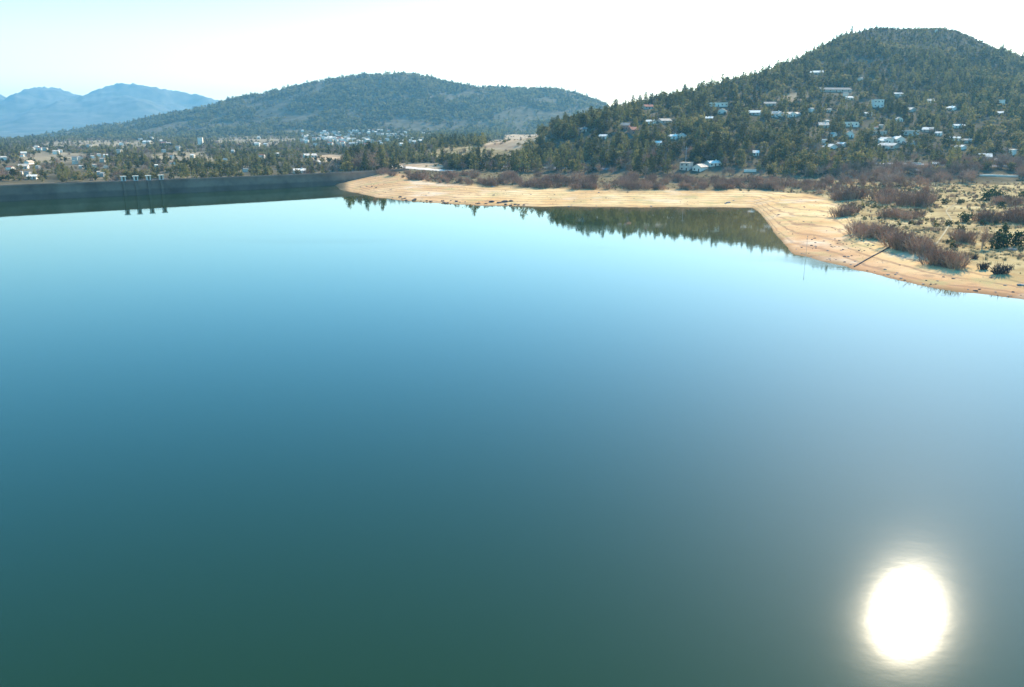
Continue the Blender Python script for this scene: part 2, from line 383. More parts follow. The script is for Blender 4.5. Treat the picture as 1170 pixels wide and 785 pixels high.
def concrete_mat():
    m = noisy('weathered_concrete', (0.145, 0.098, 0.065), (0.30, 0.21, 0.14), 0.06, 0.9, 0.2, 8)
    nt = m.node_tree; b = nt.nodes['Principled BSDF']
    src = b.inputs['Base Color'].links[0].from_socket
    geo = N(nt, 'ShaderNodeNewGeometry'); sx = N(nt, 'ShaderNodeSeparateXYZ'); nt.links.new(geo.outputs['Position'], sx.inputs[0])
    n2 = N(nt, 'ShaderNodeTexNoise'); n2.inputs['Scale'].default_value = 1; n2.inputs['Detail'].default_value = 4
    mp = N(nt, 'ShaderNodeMapping'); mp.inputs['Scale'].default_value = (0.25, 0.25, 0.03)
    nt.links.new(geo.outputs['Position'], mp.inputs['Vector']); nt.links.new(mp.outputs[0], n2.inputs['Vector'])
    ad = N(nt, 'ShaderNodeMath', operation='MULTIPLY_ADD'); ad.inputs[1].default_value = 1.6; nt.links.new(n2.outputs['Fac'], ad.inputs[0]); nt.links.new(sx.outputs['Z'], ad.inputs[2])
    mr = N(nt, 'ShaderNodeMapRange'); mr.inputs['From Min'].default_value = 3.9; mr.inputs['From Max'].default_value = 5.2
    mr.inputs['To Min'].default_value = 0.62; mr.inputs['To Max'].default_value = 1.0
    nt.links.new(ad.outputs[0], mr.inputs['Value'])
    mx = N(nt, 'ShaderNodeMix', data_type='RGBA', blend_type='MULTIPLY'); mx.inputs['Factor'].default_value = 1
    nt.links.new(src, mx.inputs['A']); nt.links.new(mr.outputs[0], mx.inputs['B']); nt.links.new(mx.outputs['Result'], b.inputs['Base Color'])
    return m
M_CONC = concrete_mat()
M_CONC2 = noisy('pale_concrete', (0.42, 0.42, 0.41), (0.58, 0.57, 0.55), 0.5, 0.85)
dam = empty('dam', (0, 0, 0)); tag(dam, 'long dark concrete dam wall closing the left end of the reservoir', 'dam')
dam_sweep([(4.2, -8), (3.2, CREST-0.9), (-4, CREST-0.9), (-10, -8)], 'dam_wall', M_CONC, dam)
dam_sweep([(3.7, CREST-0.897), (3.7, CREST+0.15), (3.25, CREST+0.15), (3.25, CREST-0.897)], 'parapet', M_CONC, dam)
dam_sweep([(-3.6, CREST-0.897), (-3.6, CREST+0.15), (-4.05, CREST+0.15), (-4.05, CREST-0.897)], 'parapet', M_CONC, dam)
dam_sweep([(3.2, CREST-0.896), (3.2, CREST-0.85), (-3.55, CREST-0.85), (-3.55, CREST-0.896)], 'crest_roadway', M_TARM, dam)

def dam_at(px):                     # point of the dam crest seen in picture column px
    pxs, _ = project(dx_+nx_*3.2, dy_+ny_*3.2, np.full_like(dx_, CREST))
    i = np.interp(px, pxs, np.arange(len(dx_))); g = lambda a: float(np.interp(i, np.arange(len(dx_)), a))
    return g(dx_), g(dy_), math.atan2(g(ty), g(tx))
kiosks = [(141, 'first'), (155, 'second'), (169.5, 'third'), (184, 'fourth')]
for i, (px, w) in enumerate(kiosks):
    x, y, a = dam_at(px)
    if i == 0:
        r = empty('sluice_tower', (x, y, 0), a)
        MB().box(-0.9, 0.9, -4.7, -3.72, -6, CREST+0.2).obj('pier', M_CONC, r)
        MB().box(-1.3, 1.3, -5.2, -2.9, CREST+0.203, CREST+0.45).obj('platform', M_CONC2, r)
        for sx_, sy_ in ((-1, -4.8), (1, -4.8), (-1, -3.2), (1, -3.2)):
            MB().box(sx_*1.0-0.3, sx_*1.0+0.3, sy_-0.25, sy_+0.25, CREST+0.453, CREST+3.0).obj('pillar', M_WHITE, r)
        MB().box(-1.8, 1.8, -5.4, -2.5, CREST+3.003, CREST+3.5).obj('roof', M_WHITE, r)
        MB().box(-0.69, 0.69, -4.5, -3.4, CREST+0.453, CREST+2.9).obj('cabin', M_CONC, r)
        proto = r
    else:
        r = proto.copy(); C.objects.link(r)
        for ch in proto.children:
            c = ch.copy(); C.objects.link(c); c.parent = r
        r.location = (x, y, 0); r.rotation_euler.z = a
    tag(r, f'white roofed sluice tower on the dam, {w} of four counted from the left', 'sluice tower', 'sluice towers on the dam')
# handrail between the towers
rl = MB()
x0, y0, _ = dam_at(134); x1, y1, _ = dam_at(190)
for f_ in np.linspace(0, 1, 18):
    x = x0+(x1-x0)*f_; y = y0+(y1-y0)*f_
    i = np.argmin((dx_-x)**2+(dy_-y)**2); xx = x+nx_[i]*3.5; yy_ = y+ny_[i]*3.5
    rl.tube([(xx, yy_, CREST+.1), (xx, yy_, CREST+1.2)], [.05, .05], 5)
i = np.argmin((dx_-x0)**2+(dy_-y0)**2); n0 = (nx_[i]*3.5, ny_[i]*3.5)
for z in (0.65, 1.2): rl.tube([(x0+n0[0], y0+n0[1], CREST+z), (x1+n0[0], y1+n0[1], CREST+z)], [.05, .05], 5)
tag(rl.obj('railing', M_METAL), 'thin grey metal railing linking the sluice towers on the dam crest', 'railing')

# ------------------------------------------------------------------ water
wm = bpy.data.materials.new('lake_water'); wm.use_nodes = True; nt = wm.node_tree; b = nt.nodes['Principled BSDF']
b.inputs['Base Color'].default_value = (0.009, 0.030, 0.004, 1); b.inputs['IOR'].default_value = 1.333
b.inputs['Anisotropic'].default_value = 0.36; b.inputs['Specular Tint'].default_value = (0.95, 1.0, 0.95, 1); tg = N(nt, 'ShaderNodeCombineXYZ'); tg.inputs[0].default_value, tg.inputs[1].default_value = 0.92, -0.39; nt.links.new(tg.outputs[0], b.inputs['Tangent'])
geo = N(nt, 'ShaderNodeNewGeometry')
def wn(scale, sx=1, sy=1, detail=4):
    mp = N(nt, 'ShaderNodeMapping'); mp.inputs['Scale'].default_value = (sx, sy, 1); nt.links.new(geo.outputs['Position'], mp.inputs['Vector'])
    n = N(nt, 'ShaderNodeTexNoise'); n.inputs['Scale'].default_value = scale; n.inputs['Detail'].default_value = detail; nt.links.new(mp.outputs[0], n.inputs['Vector'])
    return n.outputs['Fac']
mr = N(nt, 'ShaderNodeMapRange'); mr.inputs['From Min'].default_value = 0.3; mr.inputs['From Max'].default_value = 0.7
mr.inputs['To Min'].default_value = 0.050; mr.inputs['To Max'].default_value = 0.062
nt.links.new(wn(0.012, 1, 2.2), mr.inputs['Value'])
# the water is calmer in the lee of the shores
sy = N(nt, 'ShaderNodeSeparateXYZ'); nt.links.new(geo.outputs['Position'], sy.inputs[0])
lee = N(nt, 'ShaderNodeMapRange', interpolation_type='SMOOTHSTEP'); lee.inputs['From Min'].default_value = 130; lee.inputs['From Max'].default_value = 420
lee.inputs['To Min'].default_value = 1.0; lee.inputs['To Max'].default_value = 0.35; nt.links.new(sy.outputs['Y'], lee.inputs['Value'])
ml = N(nt, 'ShaderNodeMath', operation='MULTIPLY'); nt.links.new(mr.outputs[0], ml.inputs[0]); nt.links.new(lee.outputs[0], ml.inputs[1])
# cat's-paws: patches ruffled by a breath of wind
cp = N(nt, 'ShaderNodeMapRange', interpolation_type='SMOOTHSTEP'); cp.inputs['From Min'].default_value = 0.56; cp.inputs['From Max'].default_value = 0.70; cp.inputs['To Max'].default_value = 0.09
nt.links.new(wn(0.006, 1, 3.5, 6), cp.inputs['Value'])
fa = N(nt, 'ShaderNodeMapRange'); fa.inputs['From Min'].default_value = 110; fa.inputs['From Max'].default_value = 220; nt.links.new(sy.outputs['Y'], fa.inputs['Value'])
fb = N(nt, 'ShaderNodeMapRange'); fb.inputs['From Min'].default_value = 400; fb.inputs['From Max'].default_value = 310; nt.links.new(sy.outputs['Y'], fb.inputs['Value'])
fm = N(nt, 'ShaderNodeMath', operation='MULTIPLY'); nt.links.new(fa.outputs[0], fm.inputs[0]); nt.links.new(fb.outputs[0], fm.inputs[1])
cm = N(nt, 'ShaderNodeMath', operation='MULTIPLY_ADD'); nt.links.new(cp.outputs[0], cm.inputs[0]); nt.links.new(fm.outputs[0], cm.inputs[1]); nt.links.new(ml.outputs[0], cm.inputs[2])
nt.links.new(cm.outputs[0], b.inputs['Roughness'])
bp = N(nt, 'ShaderNodeBump'); bp.inputs['Strength'].default_value = 0.045; bp.inputs['Distance'].default_value = 0.1
nt.links.new(wn(0.25, 1, 1.6, 3), bp.inputs['Height']); nt.links.new(bp.outputs[0], b.inputs['Normal'])
# the shallows let the sandy bed show through: distance to the shore, wider in the flat cove
cellw = 6.0
gx = np.arange(-1602, 1603, cellw); gy = np.arange(-900, 703, cellw); GX, GY = np.meshgrid(gx, gy)
on = kk > float((388-PW/2)/FOC); SX, SY = (kk*YA)[on][::2], YA[on][::2]
dist = np.full(GX.shape, 1e9)
for a, b_ in zip(SX, SY): dist = np.minimum(dist, (GX-a)**2+(GY-b_)**2)
dist = np.sqrt(dist)
dc_ = ray(800, 252); cy_ = CAMZ/(-dc_[2]/dc_[1]); cx_ = dc_[0]/dc_[1]*cy_
cove = np.exp(-((GX-cx_)/75)**2-((GY-cy_)/60)**2)
shallow = np.exp(-dist/(5+55*cove))
fc = []; nxg = len(gx); CXm = (GX[:-1, :-1]+cellw/2); CYm = (GY[:-1, :-1]+cellw/2)
okc = CYm-np.interp(CXm, dx_, dy_) < 2
jj, ii = np.nonzero(okc); a = jj*nxg+ii; F = np.stack([a, a+1, a+nxg+1, a+nxg], 1)
me = bpy.data.meshes.new('water'); P = np.stack([GX, GY, GX*0], -1).reshape(-1, 3)
used, inv = np.unique(F.ravel(), return_inverse=True); P = P[used]; F = inv.reshape(-1, 4)
me.vertices.add(len(P)); me.vertices.foreach_set('co', P.ravel()); me.loops.add(F.size); me.loops.foreach_set('vertex_index', F.ravel().astype(np.int32))
me.polygons.add(len(F)); me.polygons.foreach_set('loop_start', np.arange(0, F.size, 4, dtype=np.int32)); me.update(calc_edges=True)
at_ = me.attributes.new('shallow', 'FLOAT', 'POINT'); at_.data.foreach_set('value', shallow.ravel()[used].astype(np.float32))
me.materials.append(wm); w = bpy.data.objects.new('water', me); C.objects.link(w); tag(w, kind='structure')
an = N(nt, 'ShaderNodeAttribute', attribute_name='shallow'); mxw = N(nt, 'ShaderNodeMix', data_type='RGBA'); nt.links.new(an.outputs['Fac'], mxw.inputs['Factor'])
mxw.inputs['A'].default_value = (0.009, 0.025, 0.001, 1); mxw.inputs['B'].default_value = (0.115, 0.088, 0.028, 1)
nt.links.new(mxw.outputs['Result'], b.inputs['Base Color'])

# ------------------------------------------------------------------ plant kits
def rv(s=1.0): return Vector((random.gauss(0, s), random.gauss(0, s), random.gauss(0, s)))
def pine_crown(h, R, n_cl, n_lf, sz, base=0.22, seed=0, conic=0.75):
    random.seed(100+seed); m = MB()
    lean = (random.uniform(-.3, .3), random.uniform(-.3, .3))
    for c in range(n_cl):
        t_ = (c+random.random())/n_cl
        env = R*((1-t_)**conic)*random.uniform(0.55, 1.1)+0.12
        a = c*2.4+random.uniform(-.5, .5)
        rr = env*random.uniform(0.25, 1.0)**0.6
        p = Vector((rr*math.cos(a)+lean[0]*t_, rr*math.sin(a)+lean[1]*t_, h*(base+(1-base)*t_)-0.12*rr))
        for l in range(n_lf):
            q = rv(1.0); q.x *= 0.20*R*(1.15-t_*.6); q.y *= 0.20*R*(1.15-t_*.6); q.z *= 0.045*h
            s_ = sz*random.uniform(0.6, 1.25)*(1.1-0.45*t_)
            m.leaf(p+q, s_, s_*random.uniform(.5, .9), rv(), rv())
    return m
def round_crown(h, R, n_cl, n_lf, sz, base=0.3, seed=0):
    random.seed(500+seed); m = MB(); cz = h*(1+base)/2; hz = h*(1-base)/2
    for c in range(n_cl):
        d = rv().normalized(); r = random.uniform(0.35, 0.95)
        p = Vector((d.x*R*r, d.y*R*r, cz+d.z*hz*r*0.92+(0.08*h*(d.z))))
        for l in range(n_lf):
            q = rv(0.24*R); q.z *= 0.75
            s_ = sz*random.uniform(.6, 1.25)
            m.leaf(p+q, s_, s_*random.uniform(.5, .9), rv(), rv())
    return m
def trunk(h, r, top, seed=0, limbs=5):
    random.seed(900+seed); m = MB()
    bx_, by_ = random.uniform(-.25, .25), random.uniform(-.25, .25)
    m.tube([(0, 0, -0.5), (bx_*.4, by_*.4, h*.35*top), (bx_, by_, h*top)], [r*1.25, r, r*.3], 6)
    for i in range(limbs):
        z = h*top*random.uniform(.4, .9); a = random.uniform(0, 6.28); L = h*.18
        m.tube([(bx_*.6, by_*.6, z), (L*math.cos(a), L*math.sin(a), z+L*.5)], [r*.4, r*.12], 4)
    return m
def twigs(h, R, stems, subs, w, seed=0, lean=0.5, trunked=False):
    """a leafless crown: stems fan out of the base and fork into fine twigs"""
    random.seed(1300+seed); m = MB()
    def strip(a, b_, wa, wb):
        d = b_-a; n = d.cross(rv()); n = n.normalized() if n.length > 1e-5 else Vector((1, 0, 0))
        m.add([a-n*wa, a+n*wa, b_+n*wb, b_-n*wb], [(0, 1, 2, 3)])
    z0 = h*0.3 if trunked else 0.0
    if trunked: m.tube([(0, 0, -0.4), (0, 0, z0*1.3)], [w*3.2, w*2.2], 5)
    for s_ in range(stems):
        a = random.uniform(0, 6.28); rr = R*math.sqrt(random.random())
        L = h*random.uniform(.55, 1.0)*(1-0.35*(rr/R)**2)
        b0 = Vector((rr*math.cos(a)*(.12 if trunked else .55), rr*math.sin(a)*(.12 if trunked else .55), z0-0.2))
        tip = Vector((rr*math.cos(a), rr*math.sin(a), L)); mid = b0.lerp(tip, .5)+rv(.06*h)
        strip(b0, mid, w, w*.75); strip(mid, tip, w*.75, w*.3)
        for k in range(subs):
            f = random.uniform(.3, 1); p = b0.lerp(mid, f*2) if f < .5 else mid.lerp(tip, f*2-1)
            d = (tip-b0).normalized()+rv(.55); d.z = abs(d.z)*.8
            strip(p, p+d*h*random.uniform(.10, .26), w*.5, w*.2)
    return m
def rock_mesh(seed, flat=0.6):
    random.seed(1700+seed); import bmesh
    bm = bmesh.new(); bmesh.ops.create_icosphere(bm, subdivisions=2, radius=1)
    o = rv(9)
    from mathutils import noise
    for v in bm.verts:
        n = noise.noise(v.co*1.1+o)*.45+noise.noise(v.co*2.7+o)*.2
        v.co *= 1+n; v.co.z *= flat
    me = bpy.data.meshes.new('rock'); bm.to_mesh(me); bm.free(); return me

# near kits (trunk mesh, crown mesh)
PINE = [(trunk(10, .22, .93, i, 4).mesh('trunk', M_BARK),
         pine_crown(10, 2.5+.5*(i % 3), 30, 15, .42, .16+.06*(i % 2), i, .6+.12*(i % 3)).mesh('crown', M_PINE)) for i in range(6)]
OAK = [(trunk(7, .25, .75, 20+i, 5).mesh('trunk', M_BARK),
        round_crown(7, 2.9+.3*i, 26, 16, .45, .22, i).mesh('crown', M_OAK)) for i in range(4)]
BUSH = [round_crown(2.4, 1.7, 18, 16, .26, -.1, 30+i).mesh('bush', M_BUSH) for i in range(3)]
SHRUB = [twigs(4.6, 2.7+.3*i, 70, 7, .075, i).mesh('bare_shrub', M_TWIG) for i in range(5)]
BARE = [twigs(8.5, 3.0+.3*i, 42, 9, .085, 40+i, trunked=True).mesh('bare_tree', M_GTWIG if i % 2 else M_TWIG) for i in range(5)]
ROCK = [rock_mesh(i) for i in range(5)]
for me in ROCK: me.materials.append(M_ROCK)
DROCK = []
for me in ROCK[:3]:
    d = me.copy(); d.materials.clear(); d.materials.append(M_DROCK); DROCK.append(d)

# far kits, only used as instances of the wood (one mesh, two materials)
def kit(name, crown, trk, mc, mt_):
    m = MB(); m.add(crown.v, crown.f); nc = len(crown.f)
    if trk: m.add(trk.v, trk.f)
    me = m.mesh(name, [mc, mt_]); idx = [0]*nc+[1]*(len(m.f)-nc); me.polygons.foreach_set('material_index', idx)
    return bpy.data.objects.new(name, me)
def kit_collection(name, kits):
    col = bpy.data.collections.new(name)
    for k in kits: col.objects.link(k)
    return col
farpine = [kit(f'aa_pine_{i}', pine_crown(10, 2.6+.5*(i % 3), 17, 7, .78, .14, 60+i, .6+.1*(i % 3)), trunk(10, .25, .8, 60+i, 0), M_PINE, M_BARK) for i in range(5)]
faroak = [kit(f'bb_oak_{i}', round_crown(7, 3.0, 13, 8, .85, .1, 60+i), None, M_OAK, M_BARK) for i in range(3)]
farbare = [kit(f'cc_bare_{i}', twigs(7.5, 2.8, 26, 5, .15, 80+i), None, M_GTWIG, M_BARK) for i in range(2)]
WOOD = kit_collection('wood_kinds', farpine+faroak+farbare)      # 0-4 pine, 5-7 oak, 8-9 bare
tuft = []
for i in range(3):
    random.seed(2100+i); m = MB()
    for l in range(26):
        a = random.uniform(0, 6.28); r = random.uniform(0, .5)
        p = Vector((r*math.cos(a), r*math.sin(a), 0)); q = p*1.8+Vector((0, 0, random.uniform(.4, .9))); n = Vector((-math.sin(a), math.cos(a), 0))*.06
        m.add([p-n, p+n, q], [(0, 1, 2)])
    tuft.append(bpy.data.objects.new(f'aa_tuft_{i}', m.mesh('tuft', M_STRAW)))
smallbush = [kit(f'bb_bush_{i}', round_crown(1.0, .7, 8, 9, .2, -.2, 90+i), None, M_OAK, M_BARK) for i in range(2)]
smalltwig = [kit(f'cc_twig_{i}', twigs(1.5, .9, 22, 4, .05, 95+i), None, M_TWIG, M_BARK) for i in range(2)]
SCRUB = kit_collection('scrub_kinds', tuft+smallbush+smalltwig)   # 0-2 tuft, 3-4 bush, 5-6 twig
pebk = []
for i in range(3):
    pebk.append(bpy.data.objects.new(f'aa_stone_{i}', DROCK[i] if i < 2 else ROCK[3]))
STONES = kit_collection('stone_kinds', pebk)

def scatter(name, pts, scl, idx, col, m):
    """one object: the kinds of COL stood on PTS by geometry nodes"""
    me = bpy.data.meshes.new(name); me.vertices.add(len(pts)); me.vertices.foreach_set('co', np.asarray(pts, np.float32).ravel())
    a = me.attributes.new('size', 'FLOAT_VECTOR', 'POINT'); a.data.foreach_set('vector', np.asarray(scl, np.float32).ravel())
    a = me.attributes.new('turn', 'FLOAT', 'POINT'); a.data.foreach_set('value', rng.uniform(0, 6.28, len(pts)).astype(np.float32))
    a = me.attributes.new('pick', 'INT', 'POINT'); a.data.foreach_set('value', np.asarray(idx, np.int32))
    me.materials.append(m)
    o = bpy.data.objects.new(name, me); C.objects.link(o)
    ng = bpy.data.node_groups.new(name+'_nodes', 'GeometryNodeTree')
    ng.interface.new_socket('Geometry', in_out='INPUT', socket_type='NodeSocketGeometry'); ng.interface.new_socket('Geometry', in_out='OUTPUT', socket_type='NodeSocketGeometry')
    gi = ng.nodes.new('NodeGroupInput'); go = ng.nodes.new('NodeGroupOutput')
    ci = ng.nodes.new('GeometryNodeCollectionInfo'); ci.inputs['Collection'].default_value = col
    ci.inputs['Separate Children'].default_value = True; ci.inputs['Reset Children'].default_value = True
    ip = ng.nodes.new('GeometryNodeInstanceOnPoints'); ip.inputs['Pick Instance'].default_value = True
    def attr(nm, dt):
        n = ng.nodes.new('GeometryNodeInputNamedAttribute'); n.data_type = dt; n.inputs['Name'].default_value = nm
        return [s for s in n.outputs if s.enabled and s.name == 'Attribute'][0]
    cx = ng.nodes.new('ShaderNodeCombineXYZ'); L = ng.links
    L.new(attr('turn', 'FLOAT'), cx.inputs['Z']); L.new(gi.outputs[0], ip.inputs['Points']); L.new(ci.outputs[0], ip.inputs['Instance'])
    L.new(attr('pick', 'INT'), ip.inputs['Instance Index']); L.new(cx.outputs[0], ip.inputs['Rotation']); L.new(attr('size', 'FLOAT_VECTOR'), ip.inputs['Scale'])
    L.new(ip.outputs[0], go.inputs[0])
    md = o.modifiers.new('stand', 'NODES'); md.node_group = ng
    return o

# ------------------------------------------------------------------ houses
KEEP = []                           # sight corridors of buildings: trees in front leave them open
def keep(px0, px1, py0, py1, Y, x, y, r): KEEP.append((px0, px1, py0, py1, Y, x, y, r))
def gable(m, w, d, z0, rise, over, th):
    y = d/2+over; x = w/2+over; e = z0-over*rise/(d/2)
    for s_ in (-1, 1):
        m.add([(-x, s_*y, e), (x, s_*y, e), (x, 0, z0+rise), (-x, 0, z0+rise), (-x, s_*y, e+th), (x, s_*y, e+th), (x, 0, z0+rise+th), (-x, 0, z0+rise+th)],
              [(0, 1, 2, 3), (4, 7, 6, 5), (0, 4, 5, 1), (1, 5, 6, 2), (0, 3, 7, 4)])
def walls_mesh(w, d, h, rise=0):
    m = MB(); b0 = -3.0
    m.add([(-w/2, -d/2, b0), (w/2, -d/2, b0), (w/2, d/2, b0), (-w/2, d/2, b0), (-w/2, -d/2, h), (w/2, -d/2, h), (w/2, d/2, h), (-w/2, d/2, h)],
          [(0, 1, 5, 4), (1, 2, 6, 5), (2, 3, 7, 6), (3, 0, 4, 7), (4, 5, 6, 7)])
    if rise: m.add([(-w/2, -d/2, h), (-w/2, d/2, h), (-w/2, 0, h+rise), (w/2, -d/2, h), (w/2, d/2, h), (w/2, 0, h+rise)], [(0, 2, 1), (3, 4, 5)])
    return m
WALLC = {'w': M_WHITE, 'c': M_CREAM, 'o': M_OCHRE, 'g': M_GREYW}
ROOFC = {'p': M_RPALE, 'r': M_RTILE, 's': M_RSLATE}
def house(px, py, wpx, hpx, wall, roof, style, label, turn=0.0, name='house', dep=None, chim=False):
    X, Y, Zg = hit(px, py)
    s = Y/900*1.03; w = max(wpx*s, 3.0); h = max(hpx*s, 2.6)
    d = dep if dep else min(max(w*.7, h*2.3, 6), 13)
    az = -math.atan2(X, Y)+turn
    r = empty(name, (X, Y+d/2, Zg), az); tag(r, label, 'house' if name == 'house' else name.replace('_', ' '), 'houses on the wooded hill' if name == 'house' else None)
    wm_, rm = WALLC[wall], ROOFC[roof]
    if style == 'shed': style = 'side'
    if style == 'flat':
        hw = h; walls_mesh(w, d, hw).obj('wall', wm_, r)
        MB().box(-w/2-.35, w/2+.35, -d/2-.35, d/2+.35, hw+.003, hw+.35).obj('roof', rm, r); top = hw+.35
    elif style == 'shed':
        hw = max(2.4, h*.6); ri = max(h-hw, 1.0); walls_mesh(w, d, hw).obj('wall', wm_, r)
        MB().add([(-w/2-.4, -d/2-.5, hw+.01), (w/2+.4, -d/2-.5, hw+.01), (w/2+.4, d/2+.4, hw+ri), (-w/2-.4, d/2+.4, hw+ri),
                  (-w/2-.4, -d/2-.5, hw+.25), (w/2+.4, -d/2-.5, hw+.25), (w/2+.4, d/2+.4, hw+ri+.25), (-w/2-.4, d/2+.4, hw+ri+.25)],
                 [(0, 3, 2, 1), (4, 5, 6, 7), (0, 1, 5, 4), (1, 2, 6, 5), (2, 3, 7, 6), (3, 0, 4, 7)]).obj('roof', rm, r); top = hw+ri
    else:
        side = style == 'front'     # gable end turned to the lake
        W, D = (d, w) if side else (w, d)
        hw = max(2.4, h*.45); ri = D*(.19 if not side else .3)
        m = walls_mesh(W, D, hw, ri); m2 = MB(); gable(m2, W, D, hw+.01, ri, .45, .22)
        if side:
            m.v = [(-y, x, z) for x, y, z in m.v]; m2.v = [(-y, x, z) for x, y, z in m2.v]
        m.obj('wall', wm_, r); rf = m2.obj('roof', rm, r); top = hw+ri
        if chim: MB().box(w*.2, w*.2+.8, -.4, .4, hw+ri*.3, hw+ri+1.1).obj('chimney', wm_, rf)
    if wpx >= 6 and hw >= 2.4:
        nw = max(2, min(5, int(w/3.2))); fl = 2 if hw > 5.2 else 1
        for f_ in range(fl):
            for i in range(nw):
                cx = -w/2+w*(i+.5)/nw; z = (hw/fl)*(f_+.5)
                if f_ == 0 and i == nw//2:
                    MB().box(cx-.5, cx+.5, -d/2-.08, -d/2+.05, 0.02, 2.1).obj('door', M_WOOD, r); continue
                fr = MB().box(cx-.72, cx+.72, -d/2-.06, -d/2+.05, z-.62, z+.72).obj('window', M_WOOD if i % 2 else M_GREYW, r)
                MB().box(cx-.6, cx+.6, -d/2-.09, -d/2-.0605, z-.5, z+.6).obj('pane', M_GLASS, fr)
    keep(px-wpx/2-.5, px+wpx/2+.5, py-hpx*1.25, py-hpx*.15, Y, X, Y+d/2, max(w, d)*.62)
    return r
